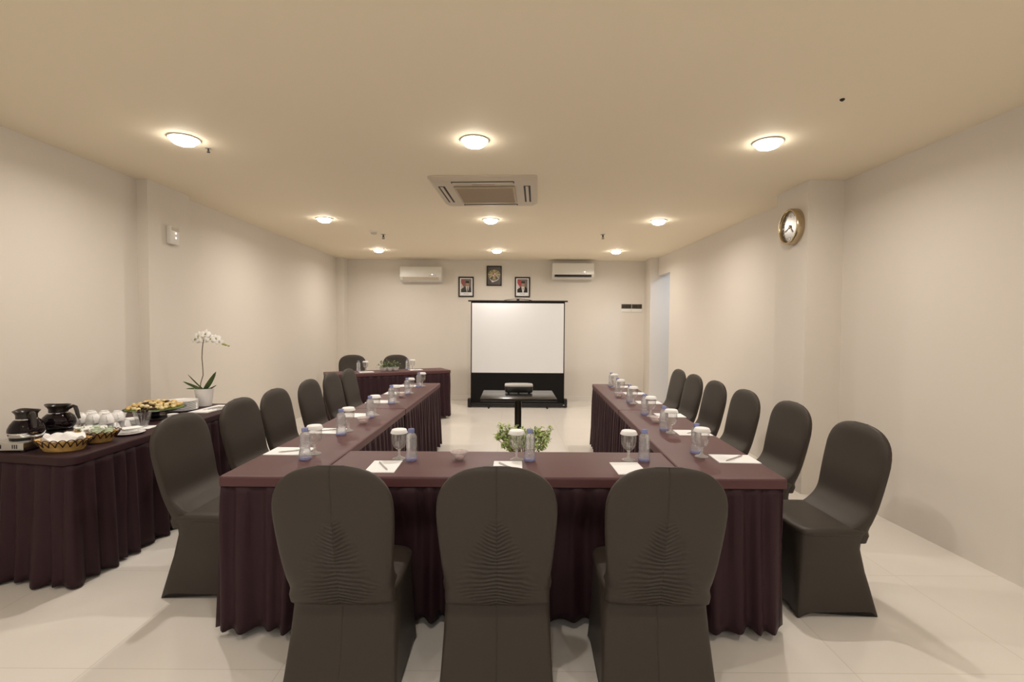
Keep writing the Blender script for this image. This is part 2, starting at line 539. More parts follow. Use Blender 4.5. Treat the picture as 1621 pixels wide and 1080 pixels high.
# ------------------------------------------------------------------ wall fittings
def split_ac(cx, z0, z1, opened, label):
    t = thing('wall_air_conditioner', label, 'air conditioner', (cx, YB, z0), group='wall air conditioners')
    H = z1 - z0
    w = 0.39
    prof = [(0.0, 0.0), (-.12, 0.0), (-.185, .035), (-.215, .085), (-.215, H - .03), (-.20, H), (0, H)]
    bm = bmesh.new()
    loft(bm, [[(x, y, z) for y, z in prof] for x in (-w, w)])
    es = [e for e in bm.edges if abs(e.verts[0].co.x - e.verts[1].co.x) < 1e-6 and e.verts[0].co.y < -.1]
    bmesh.ops.bevel(bm, geom=es, offset=.008, segments=2, affect='EDGES')
    obj('casing', bm, M_white, t, 30)
    bm = bmesh.new()
    if opened:
        box(bm, (-w + .045, -.212, .040), (w - .045, -.17, .078))
        obj('air_outlet', bm, M_dark, t, 0)
        bm = bmesh.new()
        box(bm, (-w + .045, -.222, .016), (w - .045, -.135, .024), .003)
        obj('louver', bm, M_white, t)
    else:
        loft(bm, [[(x, -.186, .030), (x, -.218, .080), (x, -.213, .082), (x, -.181, .032)] for x in (-w + .05, w - .05)])
        obj('louver', bm, M_beige, t, 0)
    bm = bmesh.new()
    box(bm, (.15, -.2175, .100), (.30, -.2145, .112), .001)
    obj('badge', bm, M_metal, t, 0)
    bm = bmesh.new()
    box(bm, (.205, -.2185, .125), (.225, -.2145, .135), .001)
    obj('indicator', bm, M_led, t, 0)
split_ac(-1.718, 2.262, 2.535, False, 'white wall air conditioner left of the pictures, louver closed')
split_ac(1.136, 2.328, 2.622, True, 'white wall air conditioner on the right with open black outlet')

# framed pictures
C_bk = mat('photo_grey', (0.20, 0.17, 0.15), 0.4)
C_red = mat('flag_red', (0.45, 0.06, 0.07), 0.4)
C_fw = mat('flag_white', (0.66, 0.56, 0.55), 0.4)
C_suit = mat('suit_dark', (0.05, 0.05, 0.05), 0.4)
C_suit2 = mat('suit_black', (0.018, 0.014, 0.013), 0.4)
C_shirt = mat('shirt_white', (0.72, 0.68, 0.66), 0.4)
C_skin = mat('skin_tone', (0.42, 0.26, 0.18), 0.4)
C_cap = mat('cap_black', (0.035, 0.022, 0.02), 0.4)
C_tie = mat('tie', (0.12, 0.10, 0.11), 0.4)
C_emb = mat('emblem_ground', (0.075, 0.058, 0.045), 0.35)
C_gold = mat('emblem_gold', (0.38, 0.30, 0.11), 0.4)
C_gold2 = mat('emblem_pale_gold', (0.55, 0.48, 0.28), 0.4)
def ell(cx, cz, rx, rz, n=20, a0=0, a1=2 * PI):
    return [(cx + rx * math.cos(a0 + (a1 - a0) * i / n), cz + rz * math.sin(a0 + (a1 - a0) * i / n)) for i in range(n)]
def frame(cx, cz, w, hgt, label, fw):
    t = thing('framed_picture', label, 'picture', (cx, YB, cz), group='framed pictures above the screen')
    bm = bmesh.new()
    rings = []
    for (dx, y) in ((0, 0), (0, -.022), (.004, -.026), (fw - .004, -.022), (fw, -.014), (fw, 0)):
        rings.append([(s * (w / 2 - dx), y, u * (hgt / 2 - dx)) for s, u in ((-1, -1), (1, -1), (1, 1), (-1, 1))])
    loft(bm, rings, False, False)
    obj('frame', bm, M_black, t, 25)
    return t
def flat(t, name, shapes, y0=-.006):
    bm = bmesh.new()
    ms = []
    for k, (poly, m) in enumerate(shapes):
        if m not in ms: ms.append(m)
        y = y0 - k * .0005
        f = bm.faces.new([bm.verts.new((x, y, z)) for x, z in poly])
        f.material_index = ms.index(m)
        f.normal_update()
        if f.normal.y > 0: f.normal_flip()
    return obj(name, bm, ms, t, 0, recalc=False)
def rect(x0, z0, x1, z1): return [(x0, z0), (x1, z0), (x1, z1), (x0, z1)]
def portrait(cx, cz, label, suit, face_dx, red, tie_on):
    t = frame(cx, cz, .292, .385, label, .024)
    flat(t, 'mount', [(rect(-.122, -.169, .122, .169), M_paper)])
    d = face_dx
    sh = [(rect(-.098, -.105, .098, .150), C_bk),
          ([(-.098, .150), (-.045, .150), (-.02, .07), (-.05, .0), (-.098, .075)], red),
          ([(-.098, .075), (-.05, .0), (-.035, -.03), (-.098, -.045)], C_fw),
          ([(-.098, -.105), (-.096, -.045), (-.055, -.015), (-.02 + d, .01), (.045 + d, .01), (.085, -.02), (.098, -.05), (.098, -.105)], suit),
          ([(-.022 + d, .012), (.042 + d, .012), (.036 + d, -.05), (.022 + d, -.105), (.0 + d, -.105)], C_shirt),
          ([(.006 + d, .0), (.02 + d, .0), (.03 + d, -.105), (.004 + d, -.105)] if tie_on else ell(.012 + d, -.03, .006, .02), C_tie),
          (ell(.012 + d, .05, .032, .046), C_skin),
          ([(-.026 + d, .072), (.048 + d, .07), (.044 + d, .108), (-.018 + d, .112)], C_cap)]
    flat(t, 'portrait', sh, -.0075)
    flat(t, 'caption', [(rect(-.05, -.136, .05, -.130), C_bk)], -.0075)
portrait(-.885, 2.182, 'black framed portrait of a person in a grey suit, left of the emblem', C_suit, .012, mat('flag_faded_red', (0.34, 0.10, 0.09), 0.4), True)
portrait(.192, 2.184, 'black framed portrait of a person in a black suit before a bright red flag', C_suit2, .0, C_red, False)
t = frame(-.35, 2.395, .288, .38, 'dark framed golden eagle emblem hung highest, between the two portraits', .018)
flat(t, 'ground', [(rect(-.128, -.174, .128, .174), C_emb)])
sh = []
for s in (-1, 1):
    for k in range(7):                                 # fanned wing feathers
        a = math.radians(95 - k * 22)
        c0 = (s * .022, .02)
        c1 = (s * (.022 + .095 * math.cos(a)), .015 + .10 * math.sin(a))
        nx, nz = -math.sin(a) * .012 * s, math.cos(a) * .012
        sh.append(([(c0[0] - nx * .6, c0[1] - nz * .6), (c1[0] - nx, c1[1] - nz), (c1[0] + nx * .6, c1[1] + nz), (c0[0] + nx * .6, c0[1] + nz * .6)], C_gold if k % 2 else C_gold2))
sh.append((ell(0, .025, .034, .07), C_gold))
sh.append((ell(.004, .098, .017, .02), C_gold2))
sh.append(([(.018, .102), (.036, .094), (.018, .090)], C_gold2))
sh.append(([(-.026, .05), (.026, .05), (.026, .01), (0, -.022), (-.026, .01)], C_shirt))
sh.append(([(-.026, .05), (0, .05), (0, .018), (-.026, .018)], C_red))
sh.append(([(0, .018), (.026, .018), (.024, .006), (0, -.02)], C_red))
sh.append(([(-.022, -.03), (.022, -.03), (.034, -.075), (-.034, -.075)], C_gold))
arc = [(-.085, -.055), (-.05, -.082), (0, -.095), (.05, -.078), (.088, -.05)]
sh.append(([(x, z) for x, z in arc] + [(x * .96, z - .018) for x, z in reversed(arc)], C_shirt))
sh.append((ell(-.028, -.112, .026, .012), C_shirt))
flat(t, 'eagle_emblem', sh, -.0068)

# light switches
t0 = None
for cx, lb in ((2.188, 'left light switch plate on the back wall, dark upper half and white lower half'), (2.388, 'right light switch plate on the back wall, nearest the doorway')):
    t = thing('light_switch', lb, 'switch', (cx, YB, 1.795), group='light switches on the back wall')
    obj('dark_plate', newbox((-.095, -.012, -.01), (.095, 0, .075), .003), mat('dark_plate', (0.07, 0.055, 0.04), .4), t)
    obj('white_plate', newbox((-.095, -.010, -.075), (.095, 0, -.012), .003), M_white, t)
    for k in range(3): obj('rocker', newbox((-.08 + k * .056, -.016, .012), (-.034 + k * .056, -.011, .056), .003), mat('rocker', (0.035, 0.028, 0.02), .35), t)

# emergency light box on the left column
t = thing('emergency_light', 'small white wall box with two lit dots on the left column', 'emergency light', (-3.17, 4.497, 2.258))
obj('housing', newbox((0, -.058, -.084), (.045, .058, .084), .008), M_white, t)
bm = bmesh.new()
box(bm, (.044, -.048, .040), (.048, .048, .072), .003)
obj('top_panel', bm, M_beige, t)
for dz in (.02, -.022):
    bm = bmesh.new()
    lathe(bm, [(.007, 0), (.007, .003), (.004, .005)], 16)
    bmesh.ops.transform(bm, matrix=Matrix.Translation((.0445, .008, dz)) @ Matrix.Rotation(PI / 2, 4, 'Y'), verts=bm.verts)
    obj('lamp', bm, M_led, t)

# wall clock on the right column
t = thing('wall_clock', 'round gold-rimmed wall clock with silver face on the right column', 'clock', (2.513, 4.33, 2.338))
A = Matrix.Rotation(-PI / 2, 4, 'Y')                   # local z -> -X (into the room)
def cl(bm): bmesh.ops.transform(bm, matrix=A, verts=bm.verts); return bm
bm = bmesh.new()
lathe(bm, [(.150, 0), (.158, .006), (.160, .03), (.158, .056), (.150, .066), (.138, .067), (.132, .060), (.130, .040), (.10, .038), (0, .038)], 56, cap1=True)
obj('case', cl(bm), M_gold, t)
bm = bmesh.new()
lathe(bm, [(.129, .0385), (.129, .0405), (0, .041)], 56)
obj('dial', cl(bm), mat('dial_silver', (0.30, 0.29, 0.27), .25, metal=.5), t)
for k in range(12):
    bm = bmesh.new()
    L_ = .026 if k % 3 == 0 else .016
    box(bm, (-.005, .118 - L_, .041), (.005, .118, .043), M=Matrix.Rotation(k * PI / 6, 4, 'Z'))
    obj('hour_mark', cl(bm), M_white, t, 0)
for nm, a, L_, w in (('hour_hand', 2.2, .060, .006), ('minute_hand', .35, .095, .0045)):
    bm = bmesh.new()
    Mx = Matrix.Rotation(a, 4, 'Z')
    box(bm, (-w, -.015, .044), (w, L_, .046), M=Mx)
    obj(nm, cl(bm), M_white, t, 0)
bm = bmesh.new()
lathe(bm, [(.016, .043), (.016, .048), (.008, .051), (0, .0515)], 20)
obj('hub', cl(bm), M_gold, t)

# ------------------------------------------------------------------ projection screen
t = thing('projection_screen', 'pull-up projection screen with white sheet and black borders by the back wall', 'projection screen', (0.10, 8.50, 0))
cx = .01
obj('casing', newbox((-.875, -.06, .012), (.875, .06, .085), .01), M_black, t)
for s in (-1, 1):
    obj('end_cap', newbox((s * .848 - .027, -.065, .010), (s * .848 + .027, .065, .155), .006), M_black, t)
obj('lower_border', newbox((-.825, -.010, .08), (.825, -.006, .612)), M_blackcloth, t, 0)
bm = bmesh.new()
box(bm, (-.825, -.010, .612), (-.808, -.006, 1.868))
box(bm, (.808, -.010, .612), (.825, -.006, 1.868))
box(bm, (-.808, -.010, 1.838), (.808, -.006, 1.868))
obj('border', bm, M_blackcloth, t, 0)
obj('white_sheet', newbox((-.808, -.010, .612), (.808, -.006, 1.838)), M_screen, t, 0)
obj('top_bar', newbox((-.875, -.022, 1.862), (.875, .010, 1.888), .005), M_black, t)
bm = bmesh.new()
tube(bm, [(-.25, -.006, 1.886), (-.18, -.006, 1.900), (-.02, -.006, 1.913), (.02, -.006, 1.913), (.18, -.006, 1.900), (.25, -.006, 1.886)], .006, 8)
box(bm, (-.025, -.018, 1.886), (.025, .006, 1.917), .004)
obj('handle', bm, M_black, t)
for x in (-.5, .52):
    obj('foot', newbox((x - .014, -.16, 0), (x + .014, .14, .016), .004), M_black, t)
bm = bmesh.new()
for s in (1, -1):
    tube(bm, [(s * .10, .05, .09), (s * .42, .05, .95)], .012, 8)
    tube(bm, [(s * .42, .05, .95), (s * .06, .05, 1.86)], .010, 8)
obj('scissor_arm', bm, M_metal, t)
obj('latch', newbox((.80, -.066, .045), (.83, -.058, .06), .002), M_metal, t)

# ------------------------------------------------------------------ projector table + projector
t = thing('projector_table', 'black square pedestal table carrying the projector before the screen', 'table', (.068, 5.07, 0))
obj('tabletop', newbox((-.383, -.31, .692), (.383, .31, .72), .006), mat('black_laminate', (0.016, 0.014, 0.013), .22), t)
bm = bmesh.new()
lathe(bm, [(.036, .02), (.036, .66), (.06, .672), (.09, .692)], 28)
obj('pole', bm, mat('pole_metal', (0.08, 0.07, 0.06), .3, metal=.8), t)
bm = bmesh.new()
lathe(bm, [(.20, 0), (.20, .012), (.17, .02), (.05, .03)], 36)
obj('base', bm, M_black, t)
t = thing('projector', 'low black projector with grey top on the pedestal table', 'projector', (.076, 5.22, .72))
bm = bmesh.new()
loft(bm, [sring(.143, .105, 0, 0, .010, 7), sring(.150, .112, 0, 0, .02, 7), sring(.150, .112, 0, 0, .068, 7), sring(.148, .110, 0, 0, .072, 7)])
obj('body', bm, M_black, t)
bm = bmesh.new()
loft(bm, [sring(.150, .112, 0, 0, .072, 7), sring(.153, .115, 0, 0, .076, 7), sring(.150, .110, 0, 0, .088, 7), sring(.11, .08, 0, 0, .094, 6)])
obj('lid', bm, mat('grey_lid', (0.36, 0.34, 0.32), .4), t)
bm = bmesh.new()
lathe(bm, [(.026, 0), (.03, .006), (.03, .014), (.022, .015), (.018, .008), (0, .006)], 24)
bmesh.ops.transform(bm, matrix=Matrix.Translation((-.075, .108, .042)) @ Matrix.Rotation(-PI / 2, 4, 'X'), verts=bm.verts)
obj('lens', bm, M_glass, t)
for x in (-.11, .11, 0):
    bm = bmesh.new()
    lathe(bm, [(.012, 0), (.012, .006), (.008, .012)], 14, c=(x, -.08 if x else .08, 0))
    obj('foot', bm, M_black, t)

# ------------------------------------------------------------------ skirted tables
def rpoly(pts, rad, step=.011):
    """closed CCW polygon with rounded corners, densely sampled: list of (x, y, nx, ny, s)"""
    n = len(pts)
    if not isinstance(rad, (list, tuple)): rad = [rad] * n
    path = []
    for i in range(n):
        p0, p1, p2 = Vector(pts[i - 1]), Vector(pts[i]), Vector(pts[(i + 1) % n])
        d0, d1 = (p0 - p1).normalized(), (p2 - p1).normalized()
        half = math.acos(max(-1, min(1, d0.dot(d1)))) / 2
        tl = rad[i] / math.tan(half)
        c = p1 + (d0 + d1).normalized() * (rad[i] / math.sin(half))
        a, b_ = p1 + d0 * tl, p1 + d1 * tl
        a0 = math.atan2(*(a - c).yx)
        a1 = math.atan2(*(b_ - c).yx)
        while a1 < a0: a1 += 2 * PI
        k = max(3, int(rad[i] * (a1 - a0) / step))
        for j in range(k + 1):
            q = a0 + (a1 - a0) * j / k
            path.append((c.x + rad[i] * math.cos(q), c.y + rad[i] * math.sin(q)))
    out = []
    s = 0
    m = len(path)
    for i in range(m):
        a, b_ = Vector(path[i]), Vector(path[(i + 1) % m])
        L_ = (b_ - a).length
        if L_ < 1e-7: continue
        k = max(1, int(L_ / step))
        for j in range(k):
            p = a.lerp(b_, j / k)
            out.append([p.x, p.y, 0, 0, s + L_ * j / k])
        s += L_
    m = len(out)
    for i in range(m):
        tx = out[(i + 1) % m][0] - out[i - 1][0]
        ty = out[(i + 1) % m][1] - out[i - 1][1]
        l = math.hypot(tx, ty) or 1
        out[i][2], out[i][3] = ty / l, -tx / l
    return out

def skirted_table(label, pts, rad, H, exposed, seed, cat='table', name='skirted_table', per=.098, amp=.026, flare=.022, dents=(), hem=.028, cloth=None):
    cx = sum(p[0] for p in pts) / len(pts)
    cy = sum(p[1] for p in pts) / len(pts)
    t = thing(name, label, cat, (cx, cy, 0))
    P = [(x - cx, y - cy) for x, y in pts]
    ring = rpoly(P, rad)
    bm = bmesh.new()
    def rr(off, z): return [(p[0] + p[2] * off, p[1] + p[3] * off, z) for p in ring]
    rings = [rr(-.004, H - .048), rr(.001, H - .046), rr(.002, H - .012), rr(0, H - .004), rr(-.004, H - .0008), rr(-.010, H)]
    loft(bm, rings, True, True)
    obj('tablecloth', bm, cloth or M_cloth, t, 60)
    for i in range(4):                                 # folding legs under the cloth
        p, c0 = Vector(P[i]), Vector((sum(q[0] for q in P) / 4, sum(q[1] for q in P) / 4))
        q = p + (c0 - p).normalized() * .20
        bm = bmesh.new()
        lathe(bm, [(.016, 0), (.016, .02), (.0125, .022), (.0125, H - .047)], 12, c=(q.x, q.y, 0))
        obj('leg', bm, M_metal, t)
    # pleated skirt on the exposed sides
    m = len(ring)
    free = [1.0 if exposed(p[0] + cx, p[1] + cy, p[2], p[3]) else 0.0 for p in ring]   # 0 where another table stands against it
    runs = [[(ring[i % m], i % m) for i in range(m + 1)]]
    rs = random.Random(seed)
    p1, p2, p3 = rs.random() * 6, rs.random() * 6, rs.random() * 6
    bm = bmesh.new()
    nz = 16
    top = H - .044
    for run in runs:
        rows_ = []
        for k in range(nz + 1):
            tt = k / nz
            row = []
            for p, pi_ in run:
                s = p[4]
                ph = 2 * PI * s / per + .9 * math.sin(2 * PI * s / .41 + p1) + .5 * math.sin(2 * PI * s / .23 + p2)
                box_ = math.tanh(3.2 * math.sin(ph))
                soft = .62 * math.sin(ph + .9 * tt * math.sin(s * 9 + p3)) + .38 * math.sin(.5 * ph + p3)
                w = lerp(box_, soft, sst(.05, .7, tt))
                A_ = lerp(.0045, amp, tt ** .8)
                off = lerp(-.014, -.008 + flare * tt + A_ * (w - .1), free[pi_])
                zz = lerp(top, hem + .010 * (1 - w), tt)
                if p[3] < -.2:                         # cloth pushed in by a chair seat
                    for dx, dep in dents:
                        off -= -p[3] * dep * sst(.36, .24, abs(p[0] + cx - dx)) * sst(.66, .46, zz)
                row.append((p[0] + p[2] * off, p[1] + p[3] * off, zz))
            rows_.append(row)
        loft(bm, rows_, False, False, close=False)
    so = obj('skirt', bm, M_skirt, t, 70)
    md = so.modifiers.new('cloth', 'SOLIDIFY')
    md.thickness = .0025
    md.offset = -1
    return t

TH = .75
kl, kr = .0121, .0431
def xl(x, y): return x + kl * (y - 2.3)
def xr(x, y): return x + kr * (y - 2.3)
def quad(f, x0, x1, y0, y1): return [(f(x0, y0), y0), (f(x1, y0), y0), (f(x1, y1), y1), (f(x0, y1), y1)]
skirted_table('maroon skirted table of the left row, nearest the camera', quad(xl, -1.330, -.900, 2.172, 3.972), .012, TH,
              lambda x, y, nx, ny: ny < .6 and not (nx > .1 and y < 2.70), 1, hem=.034, dents=((-.655, .09),))
skirted_table('maroon skirted table at the far end of the left row', quad(xl, -1.330, -.900, 3.978, 5.770), .012, TH,
              lambda x, y, nx, ny: ny > -.6, 2)
skirted_table('maroon skirted table of the right row, nearest the camera', quad(xr, .818, 1.268, 2.182, 3.978), .012, TH,
              lambda x, y, nx, ny: ny < .6 and not (nx < -.1 and y < 2.70), 3, hem=.034, dents=((.578, .09),))
skirted_table('maroon skirted table at the far end of the right row', quad(xr, .818, 1.268, 3.984, 5.780), .012, TH,
              lambda x, y, nx, ny: ny > -.6, 4)
skirted_table('maroon skirted cross table behind the three front chairs', [(-.893, 2.180), (.806, 2.186), (.826, 2.638), (-.888, 2.634)], .010, TH,
              lambda x, y, nx, ny: abs(ny) > .97, 5, dents=((-.655, .085), (-.052, .085), (.578, .09)), hem=.034)
# head table, turned to face the room
hd = Vector((1.36, .70)).normalized()
hn = Vector((-hd.y, hd.x))
nr = Vector((-.945, 7.455))
hp = [nr - hd * 1.80, nr, nr + hn * .47, nr - hd * 1.80 + hn * .47]
skirted_table('maroon skirted head table turned at an angle in the far left corner', [tuple(p) for p in hp], .015, TH,
              lambda x, y, nx, ny: True, 6)
# buffet table by the left wall
BH = .72
skirted_table('maroon skirted buffet table with coffee and snacks by the left wall', [(-3.11, 2.69), (-2.36, 2.555), (-2.36, 4.36), (-3.11, 4.36)],
              [.02, .07, .03, .02], BH, lambda x, y, nx, ny: nx > -.7, 7, per=.105, amp=.030, flare=.025, hem=.008, cloth=M_cloth_shade)

# ------------------------------------------------------------------ chairs in stretch covers
def make_chair():
    t = thing('covered_chair', '', 'chair')
    # backrest: rounded-top panel leaning back, flowing into the seat
    bm = bmesh.new()
    zt, zc = .932, .72
    WT = [(.36, .203), (.44, .203), (.50, .206), (.56, .211), (.64, .218), (.72, .223), (.80, .225)]
    YB_ = [(.36, -.190), (.40, -.206), (.46, -.222), (.60, -.254), (.75, -.286), (.85, -.302), (.94, -.312)]
    zs = [.365, .38, .40, .42, .44, .46, .475, .49, .505, .52, .54, .56, .59, .63, .67, .71, .75, .79, .82, .845, .865, .883, .898, .909, .917, .923, .928, .931, .932]
    rings = []
    for z in zs:
        hw = curve1(WT, z)
        if z > zc: hw *= max(0.02, (1 - ((z - zc) / (zt - zc + .0004)) ** 3.0)) ** (1 / 2.6)
        yb = curve1(YB_, z)
        th = .058 - .014 * sst(.6, .9, z)
        th *= max(.12, (1 - max(0, (z - .86) / (zt - .86 + .001)) ** 2.6)) ** .5
        mid = yb + .029
        fil = .10 * max(0, 1 - (z - .43) / .13) ** 2.2 if z >= .43 else .10
        if z < .42: fil = .03
        yf = mid + th / 2 + fil
        y0 = mid - th / 2
        rings.append(sring(hw, (yf - y0) / 2, 0, (yf + y0) / 2, z, lerp(4.2, 3.0, sst(.8, .93, z)), 56))
    loft(bm, rings)
    obj('backrest', bm, M_cover, t, 180)
    # seat cushion
    bm = bmesh.new()
    ss = [(.212, .177, .404, 6), (.216, .181, .410, 6), (.218, .183, .422, 6), (.215, .180, .434, 5), (.200, .166, .442, 4), (.15, .125, .447, 3.5), (.05, .05, .449, 2.6)]
    loft(bm, [sring(a, b_, 0, -.010, z, e, 56) for a, b_, z, e in ss])
    obj('seat', bm, M_cover, t, 180)
    # skirt stretched down to four feet
    bm = bmesh.new()
    HX = [(0, .232), (.10, .224), (.22, .217), (.33, .212), (.38, .211), (.410, .214)]
    YK = [(0, -.240), (.10, -.214), (.22, -.182), (.33, -.164), (.36, -.170), (.39, -.185), (.410, -.190)]
    YF = [(0, .192), (.10, .184), (.22, .176), (.33, .172), (.410, .172)]
    zs = [0, .012, .03, .06, .10, .14, .18, .22, .26, .30, .33, .345, .36, .38, .395, .410]
    rings = []
    for z in zs:
        hx, yb, yf = curve1(HX, z), curve1(YK, z), curve1(YF, z)
        e = lerp(13, 6, sst(0, .42, z))
        r = sring(hx, (yf - yb) / 2, 0, (yf + yb) / 2, z, e, 64)
        pull = lerp(.020, 0, sst(0, .38, z))
        q = []
        for x, y, zz in r:
            fx = abs(x) / hx
            fy = abs(y - (yf + yb) / 2) / ((yf - yb) / 2)
            side = 1 - min(fx, fy) ** 2                # 1 mid-side, 0 at the corners
            if fx > fy: x -= math.copysign(pull * side, x)
            else: y -= math.copysign(pull * side, y - (yf + yb) / 2)
            zz += max(0, .028 * (1 - z / .10)) * sst(.08, .45, side) if z < .10 else 0
            q.append((x, y, zz))
        rings.append(q)
    loft(bm, rings, True, True)
    obj('skirt', bm, M_cover, t, 60)
    return t
ch0 = make_chair()
first = [True]
def chair(x, y, rz, label, group):
    if first[0]:
        first[0] = False
        ch0.location = (x, y, 0)
        ch0.rotation_euler = (0, 0, rz)
        ch0['label'] = label
        ch0['group'] = group
        return ch0
    return dup(ch0, (x, y, 0), rz, label, group)
CHAIRS = []
g = 'covered chairs at the cross table'
FRONT = ((-.655, 2.015, .0), (-.052, 2.015, 0), (.578, 2.02, -.02))
for (x, y, rz), lb in zip(FRONT, ('dark brown covered chair seen from behind, left of the front three', 'dark brown covered chair seen from behind, middle of the front three',
                                  'dark brown covered chair seen from behind, right of the front three')):
    CHAIRS.append(chair(x, y, rz, lb, g))
order = ['nearest the camera, largest', 'second from the camera', 'third from the camera', 'fourth from the camera', 'fifth from the camera', 'farthest from the camera']
for (x, y), o_ in zip(((-1.60, 2.70), (-1.60, 3.30), (-1.60, 3.80), (-1.61, 4.46), (-1.64, 5.10), (-1.62, 5.56)), order):
    chair(x, y, -PI / 2 - .03, 'dark brown covered chair of the left row, ' + o_, 'covered chairs along the left row')
for (x, y), o_ in zip(((1.60, 2.575), (1.655, 3.30), (1.64, 3.92), (1.665, 4.56), (1.69, 5.17), (1.735, 5.78)), order):
    chair(x, y, PI / 2 + .03, 'dark brown covered chair of the right row, ' + o_, 'covered chairs along the right row')
ha = math.atan2(hd.y, hd.x)
chair(-2.62, 7.92, PI + ha - .15, 'dark brown covered chair behind the head table, on the left', 'covered chairs behind the head table')
chair(-1.93, 8.02, PI + ha - .25, 'dark brown covered chair behind the head table, on the right', 'covered chairs behind the head table')

# ------------------------------------------------------------------ place settings
def make_goblet():
    t = thing('water_goblet', '', 'glass')
    bm = bmesh.new()
    lathe(bm, [(.034, 0), (.035, .002), (.030, .005), (.012, .012), (.006, .022), (.006, .030), (.009, .034), (.006, .040), (.010, .050), (.0, .052)], 28)
    obj('foot', bm, M_foot, t, 60)
    bm = bmesh.new()
    lathe(bm, [(.006, .0505), (.010, .0505), (.026, .062), (.036, .082), (.0385, .105), (.0375, .138),
               (.0360, .138), (.0368, .105), (.0340, .083), (.024, .066), (.0, .056)], 28)
    obj('bowl', bm, M_glass, t, 60)
    bm = bmesh.new()
    n = 48
    rings = []
    for r, z, wv in ((.0432, .1355, 1), (.0435, .1370, 1), (.0400, .145, .8), (.0372, .1525, .5), (.0355, .1545, 0), (.0005, .155, 0)):
        rings.append([((r + wv * .0008 * math.cos(24 * 2 * PI * i / n)) * math.cos(2 * PI * i / n), (r + wv * .0008 * math.cos(24 * 2 * PI * i / n)) * math.sin(2 * PI * i / n), z) for i in range(n)])
    rings = [[(x * .90, y * .90, .1392) for x, y, z in rings[0]]] + rings
    loft(bm, rings, True, True)
    obj('paper_lid', bm, M_napkin, t, 50)
    return t
def make_bottle():
    t = thing('water_bottle', '', 'bottle')
    bm = bmesh.new()
    prof = [(.024, 0), (.0285, .004), (.0300, .012), (.0300, .030), (.0285, .042), (.0255, .052), (.0250, .060)]
    z = .064
    while z < .108:
        prof += [(.0258, z), (.0280, z + .004), (.0258, z + .008)]
        z += .009
    prof += [(.0270, .114), (.0262, .124), (.0220, .134), (.0150, .142), (.0125, .146), (.0125, .150)]
    lathe(bm, prof, 28)
    obj('body', bm, M_water, t, 60)
    bm = bmesh.new()
    n = 36
    rings = []
    for r, z in ((.0155, .146), (.0158, .148), (.0158, .161), (.0145, .1635), (.0005, .164)):
        rings.append([((r + .0004 * math.cos(18 * 2 * PI * i / n)) * math.cos(2 * PI * i / n), (r + .0004 * math.cos(18 * 2 * PI * i / n)) * math.sin(2 * PI * i / n), z) for i in range(n)])
    loft(bm, rings)
    obj('cap', bm, M_cap, t, 50)
    bm = bmesh.new()
    k = 24                                             # blue print round the foot of the bottle
    rg = [[(r * math.cos(2 * PI * i / k), r * math.sin(2 * PI * i / k), z) for i in range(k)] for r, z in ((.0262, .0012), (.0292, .004), (.0306, .012), (.0306, .016))]
    loft(bm, rg, False, False)
    obj('base_print', bm, M_label, t, 60)
    return t
gob, bot = make_goblet(), make_bottle()
used = {'g': False, 'b': False}
def goblet(x, y, z, label, group):
    if not used['g']:
        used['g'] = True
        gob.location = (x, y, z); gob['label'] = label; gob['group'] = group
    else: dup(gob, (x, y, z), R.random() * 6, label, group)
def bottle(x, y, z, label, group):
    if not used['b']:
        used['b'] = True
        bot.location = (x, y, z); bot['label'] = label; bot['group'] = group
    else: dup(bot, (x, y, z), R.random() * 6, label, group)
def paper(x, y, z, w, d, rz, label, group):
    bm = bmesh.new()
    box(bm, (-w / 2, -d / 2, 0), (w / 2, d / 2, .004))
    o = tag(obj('writing_paper', bm, M_paper, smooth=0, loc=(x, y, z)), label, 'paper', group)
    o.rotation_euler.z = rz
def pen(p, q, z, label):
    p, q = Vector((*p, z + .0040)), Vector((*q, z + .0040))
    d = (q - p)
    L_ = d.length
    t = thing('pen', label, 'pen', p, math.atan2(d.y, d.x), 'pens on the papers')
    Mx = Matrix.Rotation(PI / 2, 4, 'Y')
    bm = bmesh.new()
    lathe(bm, [(.0010, 0), (.0030, .014), (.0034, .02), (.0034, L_ - .006), (.002, L_)], 12)
    bmesh.ops.transform(bm, matrix=Mx, verts=bm.verts)
    obj('barrel', bm, M_pen, t)
    bm = bmesh.new()
    box(bm, (L_ - .045, -.0012, .0032), (L_ - .004, .0012, .0044), .0004)
    obj('clip', bm, M_metal, t)
nth = ['nearest the camera', 'second from the camera', 'third from the camera', 'fourth from the camera', 'fifth from the camera', 'farthest from the camera']
LB = [(-1.057, 2.452), (-1.070, 3.010), (-1.055, 3.575), (-1.058, 4.225), (-1.050, 4.815), (-1.040, 5.37)]
LG = [(-1.053, 2.562), (-1.062, 3.122), (-1.045, 3.675), (-1.040, 4.30), (-1.030, 4.895), (-1.018, 5.465)]
LP = [(-1.205, 2.605), (-1.195, 3.11), (-1.190, 3.66), (-1.19, 4.32), (-1.17, 4.87), (-1.19, 5.46)]
for i in range(6):
    bottle(*LB[i], TH, 'small clear water bottle on the left table row, ' + nth[i], 'bottles on the left row')
    goblet(*LG[i], TH, 'stemmed glass with white paper lid on the left row, ' + nth[i], 'glasses on the left row')
    paper(*LP[i], TH, .215, .155, kl * -1, 'white writing paper on the left table row, ' + nth[i], 'papers on the left row')
RB = [(1.013, 2.628), (1.018, 3.205), (1.045, 3.775), (1.076, 4.385), (1.09, 4.95), (1.140, 5.52)]
RG = [(1.016, 2.556), (1.040, 3.125), (1.074, 3.705), (1.094, 4.315), (1.108, 4.875), (1.160, 5.44)]
RP = [(1.168, 2.508), (1.180, 3.125), (1.232, 3.74), (1.245, 4.37), (1.265, 4.96), (1.31, 5.49)]
